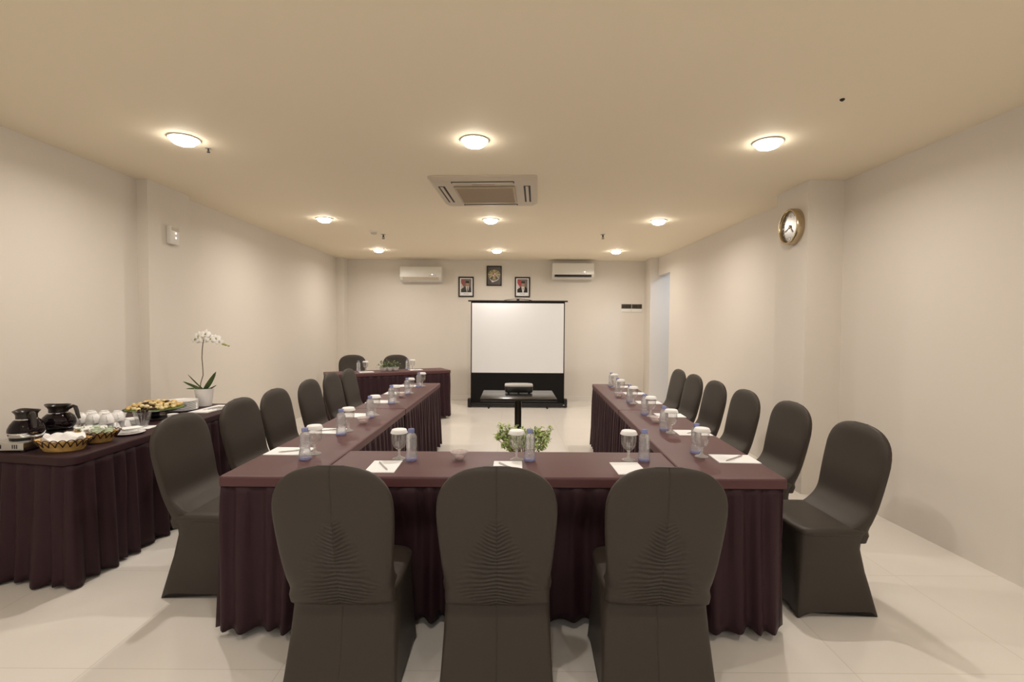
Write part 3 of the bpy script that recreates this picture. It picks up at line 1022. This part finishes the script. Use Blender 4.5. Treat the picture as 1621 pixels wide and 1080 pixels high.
for i in range(6):
    bottle(*RB[i], TH, 'small clear water bottle on the right table row, ' + nth[i], 'bottles on the right row')
    goblet(*RG[i], TH, 'stemmed glass with white paper lid on the right row, ' + nth[i], 'glasses on the right row')
    paper(*RP[i], TH, .21, .155, -kr, 'white writing paper on the right table row, ' + nth[i], 'papers on the right row')
who = ['before the left front chair', 'before the middle front chair', 'before the right front chair']
for i, (b_, g_, p_, rz) in enumerate((((-.512, 2.450), (-.580, 2.476), (-.621, 2.332), .02), ((.094, 2.457), (.027, 2.470), (-.017, 2.356), -.01), ((.684, 2.466), (.607, 2.478), (.570, 2.328), .02))):
    bottle(*b_, TH, 'small clear water bottle on the cross table, ' + who[i], 'bottles on the cross table')
    goblet(*g_, TH, 'stemmed glass with white paper lid on the cross table, ' + who[i], 'glasses on the cross table')
    paper(*p_, TH, .142, .195 if i != 1 else .155, rz, 'white writing paper on the cross table, ' + who[i], 'papers on the cross table')
pen((-.585, 2.262), (-.660, 2.392), TH + .004, 'slim grey pen lying on the paper before the left front chair')
pen((.008, 2.298), (-.062, 2.392), TH + .004, 'slim grey pen lying on the paper before the middle front chair')
pen((1.100, 2.454), (1.232, 2.556), TH + .004, 'slim grey pen lying on the nearest paper of the right row')
pen((-1.25, 2.565), (-1.13, 2.615), TH + .004, 'slim grey pen lying on the nearest paper of the left row')
pen((-1.26, 3.085), (-1.14, 3.135), TH + .004, 'slim grey pen lying on the second paper of the left row')
pen((1.13, 3.085), (1.24, 3.165), TH + .004, 'slim grey pen lying on the second paper of the right row')
# glass sweet dishes
def make_dish():
    bm = bmesh.new()
    n = 32
    rings = []
    for r, z, k in ((.020, 0, 0), (.022, .002, 0), (.036, .026, .4), (.047, .044, 1), (.0445, .044, 1), (.033, .026, .4), (.018, .006, 0), (.001, .005, 0)):
        rings.append([((r * (1 + .03 * k * math.cos(8 * 2 * PI * i / n))) * math.cos(2 * PI * i / n), (r * (1 + .03 * k * math.cos(8 * 2 * PI * i / n))) * math.sin(2 * PI * i / n), z) for i in range(n)])
    loft(bm, rings)
    return obj('sweet_dish', bm, M_dishglass, smooth=40)
dish = make_dish()
swm = bmesh.new()
bmesh.ops.create_icosphere(swm, subdivisions=2, radius=.010)
for v in swm.verts: v.co.z *= .75; v.co.x *= 1.25
sw0 = obj('sweet', swm, M_sweet)
first_sw = True
for i, (x, y, lb) in enumerate(((-.268, 2.465, 'small flared glass dish on the cross table, left of the middle paper'),
                                (-1.041, 3.365, 'small flared glass dish on the nearer table of the left row'),
                                (-1.062, 4.62, 'small flared glass dish on the far table of the left row'),
                                (1.04, 3.455, 'small flared glass dish on the nearer table of the right row'),
                                (1.046, 4.70, 'small flared glass dish on the far table of the right row'))):
    d_ = dish if i == 0 else dish.copy()
    if i: COL.objects.link(d_)
    d_.location = (x, y, TH)
    tag(d_, lb, 'dish', 'glass sweet dishes')
    for k in range(3):
        o = sw0 if first_sw else sw0.copy()
        if not first_sw: COL.objects.link(o)
        first_sw = False
        a = k * 2.1 + i
        o.location = (x + .0115 * math.cos(a), y + .0115 * math.sin(a), TH + .0165 + (.0 if k < 2 else .005))
        o.rotation_euler = (0, 0, a)
        tag(o, 'pale sweet in the ' + lb[13:], 'sweet', 'sweets in glass dish %s' % ('abcde'[i]))
# head table settings
def hpt(px, py): return (px, py)
bottle(-2.26, 7.09, TH, 'small clear water bottle on the head table, before its left chair', 'bottles on the head table')
goblet(-2.175, 7.15, TH, 'stemmed glass with white paper lid on the head table, before its left chair', 'glasses on the head table')
paper(-2.13, 7.045, TH, .20, .14, ha, 'white writing paper on the head table, on the left', 'papers on the head table')
bottle(-1.625, 7.48, TH, 'small clear water bottle on the head table, right of the planter', 'bottles on the head table')
goblet(-1.555, 7.53, TH, 'stemmed glass with white paper lid on the head table, right of the planter', 'glasses on the head table')
paper(-1.49, 7.44, TH, .20, .14, ha, 'white writing paper on the head table, on the right', 'papers on the head table')

def leaf_quad(bm, base, d, L_, w, up=Vector((0, 0, 1)), droop=.25):
    d = d.normalized()
    side = d.cross(up)
    if side.length < .05: side = Vector((1, 0, 0))
    side.normalize()
    n_ = side.cross(d)
    pts = []
    for k, (tt, ww) in enumerate(((0, .12), (.3, .9), (.6, 1), (.85, .55), (1, .03))):
        c = base + d * L_ * tt - Vector((0, 0, 1)) * droop * L_ * tt * tt + n_ * 0
        pts.append((c - side * w * ww / 2, c + n_ * w * .12 * ww, c + side * w * ww / 2))
    vs = [[bm.verts.new(p) for p in r] for r in pts]
    for a, c in zip(vs[:-1], vs[1:]):
        bm.faces.new((a[0], a[1], c[1], c[0]))
        bm.faces.new((a[1], a[2], c[2], c[1]))

t = thing('table_planter', 'white scalloped planter of small green plants on the head table', 'planter', (-1.85, 7.275, TH), ha)
bm = bmesh.new()
for k in (-1, 0, 1):
    lathe(bm, [(.032, 0), (.036, .003), (.052, .03), (.060, .055), (.056, .055), (.048, .032), (.0, .03)], 24, c=(k * .088, 0, 0))
box(bm, (-.14, -.03, .040), (.14, .03, .050), .004)
obj('dish', bm, M_china, t)
bm = bmesh.new()
for k in (-1, 0, 1):
    for j in range(70):
        a, e = R.random() * 2 * PI, R.uniform(.15, 1.45)
        d = Vector((math.cos(a) * math.cos(e), math.sin(a) * math.cos(e), math.sin(e)))
        h_ = R.uniform(.02, .10 if k else .135)
        base = Vector((k * .088 + R.gauss(0, .018), R.gauss(0, .018), .045)) + d * h_
        leaf_quad(bm, base, d + Vector((R.gauss(0, .4), R.gauss(0, .4), R.gauss(0, .3))), R.uniform(.022, .036), .018)
    for j in range(14):
        a, e = R.random() * 2 * PI, R.uniform(.4, 1.5)
        tube(bm, [(k * .088, 0, .035), (k * .088 + .10 * math.cos(a) * math.cos(e), .10 * math.sin(a) * math.cos(e), .045 + .10 * math.sin(e))], .0012, 5)
obj('foliage', bm, mat('planter_leaf', (0.13, 0.17, 0.075), .5, var=.4, vscale=30), t, 0, recalc=False)

# bushy potted plant standing on the floor inside the U of tables
t = thing('potted_bush', 'bushy light green potted plant on the floor behind the cross table', 'plant', (.10, 4.25, 0))
bm = bmesh.new()
lathe(bm, [(.085, 0), (.095, .004), (.125, .20), (.132, .205), (.132, .225), (.118, .225), (.112, .19), (0, .185)], 32)
obj('pot', bm, mat('brown_pot', (.10, .06, .04), .5), t)
bm = bmesh.new()
lathe(bm, [(.112, .186), (.10, .196), (0, .20)], 24)
obj('soil', bm, M_soil, t)
bmt, bml = bmesh.new(), bmesh.new()
for k in range(46):
    a = 2 * PI * k / 46 + R.uniform(-.2, .2)
    sp_ = .27 * math.sqrt(R.uniform(.03, 1))
    top = Vector((sp_ * math.cos(a), sp_ * .8 * math.sin(a), R.uniform(.44, .56) - .30 * max(0, sp_ - .13)))
    b0 = Vector((.03 * math.cos(a), .03 * math.sin(a), .19))
    mid = b0.lerp(top, .5) + Vector((R.gauss(0, .012), R.gauss(0, .012), .03))
    tube(bmt, [b0, mid, top], [.004, .003, .0015], 6)
    for j in range(5):
        q = mid.lerp(top, R.uniform(.3, 1))
        e = q + Vector((R.gauss(0, .035), R.gauss(0, .035), R.uniform(-.01, .05)))
        tube(bmt, [q, e], [.0015, .0008], 5)
        for l in range(12):
            d = Vector((R.gauss(0, 1), R.gauss(0, 1), R.gauss(.3, .7)))
            leaf_quad(bml, q.lerp(e, R.uniform(.3, 1.1)), d, R.uniform(.018, .034), R.uniform(.012, .019))
obj('stems', bmt, M_twig, t)
obj('foliage', bml, M_bush, t, 0, recalc=False)

# ------------------------------------------------------------------ buffet
Z = BH
# coffee warmer with two decanters
t = thing('coffee_warmer', 'steel two-plate coffee warmer at the near end of the buffet', 'coffee warmer', (-2.805, 2.86, Z), 0)
obj('body', newbox((-.098, -.205, .010), (.098, .19, .055), .004), M_metal, t)
for x in (-.055, .035):
    for k in range(3):
        obj('vent_slot', newbox((x + k * .012, -.2062, .022), (x + k * .012 + .005, -.2045, .044)), M_dark, t, 0)
for y in (-.09, .105):
    bm = bmesh.new()
    lathe(bm, [(.068, .0545), (.072, .058), (.072, .064), (.066, .066), (0, .066)], 36, c=(0, y, 0))
    obj('hot_plate', bm, M_black, t)
for x in (-.08, .08):
    for y in (-.185, .17):
        bm = bmesh.new()
        lathe(bm, [(.012, 0), (.012, .011)], 14, c=(x, y, 0))
        obj('foot', bm, M_black, t)
def decanter(x, y, label, rz, band):
    t = thing('coffee_decanter', label, 'coffee pot', (x, y, Z + .0665), rz, 'coffee decanters')
    bm = bmesh.new()
    if band:
        lathe(bm, [(.070, 0), (.076, .004), (.084, .022), (.0855, .030), (.084, .031)], 40)
        obj('base_band', bm, M_chrome, t)
        bm = bmesh.new()
        lathe(bm, [(.0838, .031), (.0845, .036), (.082, .052), (.072, .074), (.058, .094), (.050, .100)], 40)
    else:
        lathe(bm, [(.058, 0), (.066, .003), (.080, .022), (.0855, .042), (.083, .062), (.072, .082), (.056, .097), (.048, .102)], 40)
    obj('glass_body', bm, M_coffee, t)
    bm = bmesh.new()
    lathe(bm, [(.0485, .0985), (.050, .100), (.050, .104), (.0485, .1055)], 36)
    obj('neck_band', bm, M_chrome, t)
    # collar with a flared rim drawn out to a pouring lip on the -x side
    bm = bmesh.new()
    n = 40
    rings = []
    for r, z, lip in ((.047, .104, 0), (.047, .126, 0), (.052, .136, .008), (.060, .146, .020), (.061, .149, .022), (.056, .148, .018), (.046, .134, .004), (.044, .120, 0)):
        rr_ = []
        for i in range(n):
            a = 2 * PI * i / n
            l = lip * max(0, -math.cos(a)) ** 6
            rr_.append(((r + l) * math.cos(a), (r + l * .2) * math.sin(a), z + l * .25))
        rings.append(rr_)
    loft(bm, rings)
    obj('collar', bm, M_collar, t)
    bm = bmesh.new()
    secs = []
    for x_, z_, w_, h_ in ((.045, .118, .011, .010), (.075, .134, .012, .009), (.100, .146, .012, .009), (.114, .140, .012, .010), (.122, .118, .012, .009), (.130, .090, .011, .008), (.139, .068, .009, .006)):
        secs.append((x_, z_, w_, h_))
    rings = []
    for k, (x_, z_, w_, h_) in enumerate(secs):
        a, c = secs[max(0, k - 1)], secs[min(len(secs) - 1, k + 1)]
        dx, dz = c[0] - a[0], c[1] - a[1]
        l = math.hypot(dx, dz)
        nx, nz_ = -dz / l, dx / l
        rings.append([(x_ + nx * h_ * math.sin(q), w_ * math.cos(q), z_ + nz_ * h_ * math.sin(q)) for q in [2 * PI * j / 12 for j in range(12)]])
    loft(bm, rings)
    obj('handle', bm, M_collar, t)
decanter(-2.80, 2.77, 'dark coffee decanter with silver base band, nearest the camera on the warmer', -.55, True)
decanter(-2.80, 2.965, 'dark glass coffee decanter without band, handle pointing right, behind the first', -.08, False)

def basket(x, y, rx, ry, hgt, rz, label):
    t = thing('woven_basket', label, 'basket', (x, y, Z), rz, 'bamboo baskets on the buffet')
    bm = bmesh.new()
    n = 72
    rings = []
    for f, z in ((.60, 0), (.64, .002), (.80, .5), (.93, .85), (.95, .88), (.92, .88), (.78, .5), (.60, .08), (.02, .07)):
        rings.append([(f * rx * math.cos(2 * PI * i / n) * (1 + .008 * math.cos(36 * 2 * PI * i / n)), f * ry * math.sin(2 * PI * i / n) * (1 + .008 * math.cos(36 * 2 * PI * i / n)), z * hgt if z > .01 else z) for i in range(n)])
    loft(bm, rings)
    obj('bowl', bm, M_bamboo, t)
    bm = bmesh.new()
    nl = 22
    for k in range(nl):
        a0 = 2 * PI * k / nl
        for sgn in (1,):
            pts = []
            for j in range(9):
                u = j / 8
                a = a0 + u * 2 * PI / nl * 2.0
                zz = hgt * (.42 + .58 * math.sin(PI * u) ** .8)
                f = .77 + .20 * (zz / hgt - .42) / .58 + .03
                pts.append((f * rx * math.cos(a), f * ry * math.sin(a), zz))
            tube(bm, pts, .0028, 6)
    obj('looped_rim', bm, M_bamboo2, t)
    return t
def crumple(rx, ry, z0, hgt, seed, n=40):
    rs = random.Random(seed)
    ph = [rs.random() * 6 for _ in range(6)]
    bm = bmesh.new()
    rings = []
    for k in range(9):
        f = 1 - k / 8.3
        row = []
        for i in range(n):
            a = 2 * PI * i / n
            rag = 1 + .13 * math.cos(4 * a + ph[0])
            u = 1 - f
            z = z0 + hgt * (math.sin(PI / 2 * min(1, u * 1.25)) ** 1.5) + .007 * math.sin(3 * a + ph[3]) * math.sin(PI * u)
            z += .030 * max(0, math.cos(4 * a + ph[0])) ** 2 * max(0, 1 - u / .45) ** 1.5
            row.append((f * rx * rag * math.cos(a), f * ry * rag * math.sin(a), z))
        rings.append(row)
    bot_ = [(x * .9, y * .9, z0 - .004) for x, y, z in rings[0]]
    loft(bm, [bot_] + rings)
    return bm
basket(-2.548, 2.725, .152, .097, .072, .08, 'bamboo basket lined with a white napkin, nearest the camera on the buffet')
o = tag(obj('napkin', crumple(.120, .070, .060, .036, 3), M_napkin, loc=(-2.548, 2.725, Z)), 'crumpled white napkin inside the nearest bamboo basket', 'napkin')
basket(-2.548, 2.920, .150, .093, .070, .08, 'bamboo basket filled with sachets, behind the napkin basket')
gs = 'sachets in the second basket'
for k in range(26):
    a = R.random() * 2 * PI
    rr_ = math.sqrt(R.random())
    left = k < 12
    bm = bmesh.new()
    Mx = Matrix.Translation((-2.548 + .098 * rr_ * math.cos(a), 2.920 + .054 * rr_ * math.sin(a), Z + .058 + .016 * R.random() + .012 * (1 - rr_))) @ Matrix.Rotation(R.random() * 6, 4, 'Z') @ Matrix.Rotation(R.uniform(.5, 1.2), 4, 'X')
    loft(bm, [[(x * s_, y * s_, z) for x, y in ((-.024, -.017), (.024, -.017), (.024, .017), (-.024, .017))] for s_, z in ((1, 0), (.96, .004), (1, .008))])
    o = obj('sachet', bm, M_sugar if k % 2 == 0 else M_china, smooth=0)
    o.matrix_world = Mx
    tag(o, ('small pale green sachet' if k % 2 == 0 else 'small white sachet') + ' heaped in the second bamboo basket', 'sachet', ('green ' if k % 2 == 0 else 'white ') + gs)

# upturned white cups in a cluster, two layers
def make_cup():
    t = thing('white_cup', '', 'cup')
    bm = bmesh.new()
    lathe(bm, [(.041, 0), (.042, .003), (.039, .025), (.031, .050), (.024, .060), (.022, .060), (.022, .066), (.019, .066), (.018, .061), (0, .061)], 30)
    obj('bowl', bm, M_china, t)
    bm = bmesh.new()
    tube(bm, [(.037, 0, .014), (.052, 0, .016), (.060, 0, .028), (.054, 0, .042), (.031, 0, .048)], .0042, 8)
    obj('handle', bm, M_china, t)
    return t
cup = make_cup()
spots = []
for i in range(3):
    for j in range(3): spots.append((-2.838 + i * .089, 3.112 + j * .089, Z, i, j))
for i in range(3):
    for j in range(2): spots.append((-2.838 + i * .089, 3.150 + j * .089, Z + .0665, i, j))
for k, (x, y, z, i, j) in enumerate(spots):
    up = z > Z + .01
    colw = ('left', 'middle', 'right')[i]
    roww = ('front', 'second', 'rear')[j if not up else 2 * j]
    lb = 'upturned white cup, %s layer of the stacked cups, %s row, %s' % ('upper' if up else 'lower', roww, colw)
    if k == 0:
        cup.location = (x, y, z); cup['label'] = lb; cup['group'] = 'stacked white cups'
        cup.rotation_euler.z = -PI / 4
    else: dup(cup, (x, y, z), -PI / 4, lb, 'stacked white cups')
# square white bowl behind, saucers, plate with napkins
bm = bmesh.new()
loft(bm, [sring(.045, .045, 0, 0, 0, 6, 40), sring(.050, .050, 0, 0, .004, 6, 40), sring(.062, .062, 0, 0, .075, 6, 40), sring(.058, .058, 0, 0, .075, 6, 40), sring(.046, .046, 0, 0, .008, 6, 40)])
tag(obj('square_bowl', bm, M_china, loc=(-2.828, 3.402, Z)), 'square white china bowl behind the stacked cups', 'bowl')
def saucer(bm_r, th=.010):
    bm = bmesh.new()
    r = bm_r
    lathe(bm, [(r * .55, 0), (r * .6, .001), (r * .82, .004), (r, th), (r * .985, th + .002), (r * .8, .0065), (r * .55, .004), (0, .004)], 40)
    return bm
s0 = obj('saucer', saucer(.066), M_china)
for k in range(7):
    o = s0 if k == 0 else s0.copy()
    if k: COL.objects.link(o)
    o.location = (-2.69, 3.392, Z + k * .0062)
    tag(o, ('topmost' if k == 6 else 'lowest' if k == 0 else ('second', 'third', 'fourth', 'fifth', 'sixth')[k - 1] + ' from bottom') + ' white saucer in the stack left of the tumbler', 'saucer', 'stacked white saucers')
tag(obj('dinner_plate', saucer(.090, .013), M_china, loc=(-2.500, 3.130, Z)), 'white plate holding folded napkins at the buffet front', 'plate')
n0 = None
for k in range(3):
    bm = bmesh.new()
    box(bm, (-.055, -.042, 0), (.055, .042, .007), .003)
    for v in bm.verts: v.co.z += .004 * math.sin(v.co.x * 40 + k)
    o = obj('folded_napkin', bm, M_napkin, loc=(-2.500 + .006 * k, 3.128 + .004 * k, Z + .0165 + k * .0105))
    o.rotation_euler = (0, 0, .5 + .25 * k)
    tag(o, ('lowest', 'middle', 'topmost')[k] + ' white folded napkin on the plate beside the second basket', 'napkin', 'folded napkins on the plate')
# tumbler of stirrers on a square mat
bm = bmesh.new()
box(bm, (-.062, -.055, 0), (.062, .055, .004), .001)
o = tag(obj('paper_mat', bm, M_paper, loc=(-2.548, 3.325, Z)), 'square white paper mat under the tumbler of dark stirrers', 'mat')
o.rotation_euler.z = .1
bm = bmesh.new()
lathe(bm, [(.030, 0), (.032, .002), (.056, .104), (.0535, .104), (.029, .009), (0, .008)], 32)
tag(obj('tumbler', bm, M_glass, loc=(-2.572, 3.342, Z + .0042)), 'flared clear glass tumbler holding dark stirrers', 'glass')
for k in range(14):
    a = 2 * PI * k / 14 + R.uniform(-.2, .2)
    rr_ = R.uniform(.3, 1)
    bm = bmesh.new()
    p0 = Vector((-2.572 + .016 * rr_ * math.cos(a), 3.342 + .016 * rr_ * math.sin(a), Z + .0145))
    p1 = Vector((-2.572 + .043 * rr_ * math.cos(a), 3.342 + .043 * rr_ * math.sin(a), Z + .115 + .008 * R.random()))
    tube(bm, [p0, p0.lerp(p1, .5), p1], [.003, .003, .004], 6)
    tag(obj('stirrer', bm, mat('stirrer_brown', (.05, .02, .022), .35) if k == 0 else bpy.data.materials['stirrer_brown']), 'thin dark brown stirrer standing in the glass tumbler', 'stirrer', 'stirrers in the tumbler')
# snack platter on a low black stand
PC, PA = Vector((-2.725, 3.67)), math.radians(64)
t = thing('platter_stand', 'low black stand under the snack platter', 'stand', (PC.x, PC.y, Z), PA)
bm = bmesh.new()
lathe(bm, [(.105, 0), (.108, .004), (.105, .010), (.05, .014), (.03, .02)], 40)
obj('base', bm, M_black, t)
bm = bmesh.new()
lathe(bm, [(.030, .0145), (.026, .03), (.03, .046), (.08, .058)], 32)
obj('stem', bm, M_black, t)
bm = bmesh.new()
loft(bm, [sring(.13, .12, 0, 0, 0, 2, 56), sring(.15, .14, 0, 0, .002, 2, 56), sring(.205, .190, 0, 0, .018, 2, 56), sring(.202, .187, 0, 0, .021, 2, 56), sring(.15, .14, 0, 0, .008, 2, 56)])
o = tag(obj('round_platter', bm, M_black, loc=(PC.x, PC.y, Z + .0585)), 'round black platter piled with snacks on the buffet', 'platter')
o.rotation_euler.z = PA
bm = bmesh.new()
n = 60
loft(bm, [[(.188 * (1 + .03 * math.sin(15 * a)) * math.cos(a), .174 * (1 + .03 * math.sin(15 * a)) * math.sin(a), z + .002 * math.sin(15 * a)) for a in [2 * PI * i / n for i in range(n)]] for z in (.0185, .0205)])
o = tag(obj('leaf_liner', bm, M_liner, loc=(PC.x, PC.y, Z + .0585)), 'green leaf liner under the snacks on the round platter', 'liner')
o.rotation_euler.z = PA
pm = {}
for nm, m, (a_, b_, c_) in (('roll', M_pastry, (.024, .014, .013)), ('puff', M_pastry2, (.017, .016, .014)), ('finger', M_choc, (.028, .009, .009))):
    bm = bmesh.new()
    bmesh.ops.create_icosphere(bm, subdivisions=2, radius=1)
    for v in bm.verts:
        f = 1 + .10 * math.sin(7 * v.co.x + 3 * v.co.y) * math.cos(5 * v.co.z)
        v.co = Vector((v.co.x * a_ * f, v.co.y * b_ * f, v.co.z * c_ * f))
    pm[nm] = (bm, m)
protos = {}
cat_l = {'roll': 'golden brown pastry roll', 'puff': 'pale cream puff pastry', 'finger': 'dark chocolate finger pastry'}
k = 0
ca, sa = math.cos(PA), math.sin(PA)
for lay, (ex, ey, zz, cnt) in enumerate(((.172, .158, .034, 52), (.14, .125, .050, 34), (.09, .08, .064, 16))):
    for j in range(cnt):
        fr = math.sqrt((j + .5) / cnt)
        a = j * 2.39996 + lay
        lx, ly = ex * fr * math.cos(a), ey * fr * math.sin(a)
        if lx < -.04: kind = ('puff', 'finger', 'puff', 'roll')[k % 4]
        elif lx < .08: kind = ('puff', 'puff', 'finger', 'roll')[k % 4]
        else: kind = 'roll'
        k += 1
        if kind not in protos:
            o = protos[kind] = obj('pastry', pm[kind][0], pm[kind][1])
        else:
            o = protos[kind].copy()
            COL.objects.link(o)
        o.location = (PC.x + ca * lx - sa * ly, PC.y + sa * lx + ca * ly, Z + .0585 + zz)
        o.rotation_euler = (R.uniform(-.3, .3), R.uniform(-.3, .3), R.random() * 6)
        tag(o, cat_l[kind] + ' piled on the round black platter', 'pastry', cat_l[kind] + 's on the platter')
# stack of dinner plates
p0 = None
for k in range(11):
    if p0 is None: o = p0 = obj('side_plate', saucer(.118, .012), M_china)
    else:
        o = p0.copy()
        COL.objects.link(o)
    o.location = (-2.752, 4.005, Z + k * .0072)
    ordw = ('lowest', 'second from bottom', 'third from bottom', 'fourth from bottom', 'fifth from bottom', 'middle', 'fifth from top', 'fourth from top', 'third from top', 'second from top', 'topmost')[k]
    tag(o, ordw + ' white plate in the plate stack beside the orchid', 'plate', 'stacked white plates')
# napkin with cutlery near the orchid
bm = bmesh.new()
prism(bm, [(-2.615, 3.87), (-2.465, 3.88), (-2.43, 4.23), (-2.59, 4.24)], Z, Z + .008)
tag(obj('cloth_napkin', bm, M_napkin, smooth=0), 'white flat napkin laid with forks beside the orchid pot', 'napkin')
def fork():
    t = thing('fork', '', 'fork')
    bm = bmesh.new()
    loft(bm, [[(x, -w, z), (x, w, z), (x, w, z + .002), (x, -w, z + .002)] for x, w, z in ((0, .005, 0), (.06, .004, .001), (.10, .003, .002), (.115, .009, .001), (.13, .011, 0))])
    obj('handle', bm, M_metal, t, 30)
    bm = bmesh.new()
    for j in range(4): box(bm, (.129, -.0105 + j * .006, 0), (.168, -.0075 + j * .006, .002))
    obj('tines', bm, M_metal, t, 0)
    return t
fk = fork()
for k in range(4):
    o = fk if k == 0 else dup(fk, (0, 0, 0), 0, '')
    o.location = (-2.555 + k * .03, 3.98 + .012 * k, Z + .0085)
    o.rotation_euler = (0, 0, 1.35)
    o['label'] = ('leftmost', 'second from left', 'third from left', 'rightmost')[k] + ' silver fork on the white napkin beside the orchid'
    o['group'] = 'forks on the napkin'
# small white bowl half hidden by the chair
bm = bmesh.new()
lathe(bm, [(.018, 0), (.020, .002), (.030, .030), (.034, .070), (.031, .070), (.018, .010), (0, .008)], 28)
tag(obj('sauce_bowl', bm, M_china, loc=(-2.45, 3.47, Z)), 'tiny white bowl beside the snack platter, just behind the nearest left chair', 'bowl')

# orchid
OX, OY = -2.71, 4.235
t = thing('potted_orchid', 'white orchid with arching spray in a white pot on the buffet', 'plant', (OX, OY, Z))
bm = bmesh.new()
lathe(bm, [(.054, 0), (.057, .003), (.066, .08), (.076, .150), (.077, .154), (.071, .154), (.064, .13), (0, .125)], 36)
obj('pot', bm, M_pot, t)
bm = bmesh.new()
lathe(bm, [(.066, .128), (.05, .142), (0, .146)], 24)
obj('soil', bm, M_soil, t)
def strap_leaf(bm, pts, w):
    rows_ = []
    pts = [Vector(p) for p in pts]
    k = len(pts)
    for i, p in enumerate(pts):
        u = i / (k - 1)
        tdir = (pts[min(i + 1, k - 1)] - pts[max(0, i - 1)]).normalized()
        view = Vector((.35, -1, .15))
        side = tdir.cross(view).normalized()
        ww = w * (math.sin(PI * min(1, .18 + .82 * u * .95)) ** .7 if u < 1 else .05)
        n_ = side.cross(tdir)
        rows_.append([p - side * ww / 2, p + n_ * ww * .15, p + side * ww / 2, p + n_ * (ww * .15 - .002)])
    loft(bm, rows_)
def curve_pts(a, c, b_, n=9):
    a, c, b_ = Vector(a), Vector(c), Vector(b_)
    return [a * (1 - u) ** 2 + c * 2 * u * (1 - u) + b_ * u * u for u in [i / (n - 1) for i in range(n)]]
for a, c, b_, w in (((.0, 0, .14), (.05, -.01, .19), (.125, -.03, .305), .040), ((-.01, 0, .14), (-.08, 0, .165), (-.180, -.01, .215), .024),
                    ((-.01, .01, .14), (-.08, .02, .19), (-.165, .03, .275), .012), ((.01, 0, .14), (.07, -.02, .15), (.135, -.04, .19), .014), ((-.01, -.01, .145), (-.06, -.03, .16), (-.13, -.05, .155), .014)):
    bm = bmesh.new()
    strap_leaf(bm, curve_pts(a, c, b_), w)
    obj('leaf', bm, M_leaf, t, 50)
stem = [(-.035, 0, .14), (-.030, 0, .20), (-.008, 0, .27), (-.010, 0, .34), (-.016, 0, .42), (-.012, 0, .50), (-.004, 0, .56), (.02, -.01, .605), (.06, -.02, .625), (.11, -.03, .612), (.16, -.04, .575), (.20, -.05, .55), (.255, -.05, .53)]
bm = bmesh.new()
tube(bm, stem, [.0035] * 8 + [.0028] * 3 + [.002, .0015], 8)
obj('stem', bm, M_stem, t)
for k, (x, y, z) in enumerate(((.205, -.05, .548), (.225, -.05, .54), (.25, -.05, .532))):
    bm = bmesh.new()
    bmesh.ops.create_icosphere(bm, subdivisions=2, radius=.011 - .002 * k)
    for v in bm.verts: v.co.x *= 1.4
    bmesh.ops.translate(bm, vec=(x, y, z), verts=bm.verts)
    obj('bud', bm, mat('bud', (.35, .38, .14), .5) if k == 0 else bpy.data.materials['bud'], t)
def flower(c, nrm, roll, sc):
    nrm = Vector(nrm).normalized()
    q = nrm.to_track_quat('Z', 'Y').to_matrix().to_4x4()
    Mx = Matrix.Translation(c) @ q @ Matrix.Rotation(roll, 4, 'Z') @ Matrix.Scale(sc, 4)
    bm = bmesh.new()
    for a, L_, w in ((90, .042, .030), (210, .042, .028), (330, .042, .028), (5, .044, .046), (175, .044, .046)):
        A_ = math.radians(a)
        d, s = Vector((math.cos(A_), math.sin(A_), 0)), Vector((-math.sin(A_), math.cos(A_), 0))
        rows_ = []
        for u, ww in ((.06, .15), (.25, .75), (.5, 1), (.75, .9), (.92, .5), (1, .08)):
            p = d * L_ * u + Vector((0, 0, .006 * math.sin(PI * u)))
            rows_.append([p - s * w * ww / 2, p + Vector((0, 0, .003)), p + s * w * ww / 2, p - Vector((0, 0, .0015))])
        loft(bm, rows_)
    bmesh.ops.transform(bm, matrix=Mx, verts=bm.verts)
    f = obj('flower', bm, M_petal, t, 60)
    bm = bmesh.new()
    bmesh.ops.create_icosphere(bm, subdivisions=2, radius=.007)
    for v in bm.verts: v.co.z += .008
    bmesh.ops.transform(bm, matrix=Mx, verts=bm.verts)
    obj('lip', bm, bpy.data.materials['bud'], f)
for c, nr_, ro, sc in (((-.050, -.03, .585), (-.3, -1, .1), .2, 1.05), ((-.012, -.045, .615), (-.1, -1, .1), -.1, 1.0), ((.035, -.05, .585), (.1, -1, 0), .1, .95),
                       ((.055, -.055, .632), (.0, -1, .3), .0, 1.05), ((.095, -.05, .592), (.3, -1, .1), -.3, 1.0), ((.145, -.055, .595), (.3, -1, .2), .3, .9),
                       ((.175, -.06, .565), (.5, -1, 0), .0, .75), ((-.025, .0, .575), (-.6, .8, .1), .0, .9)):
    flower(c, nr_, ro, sc)
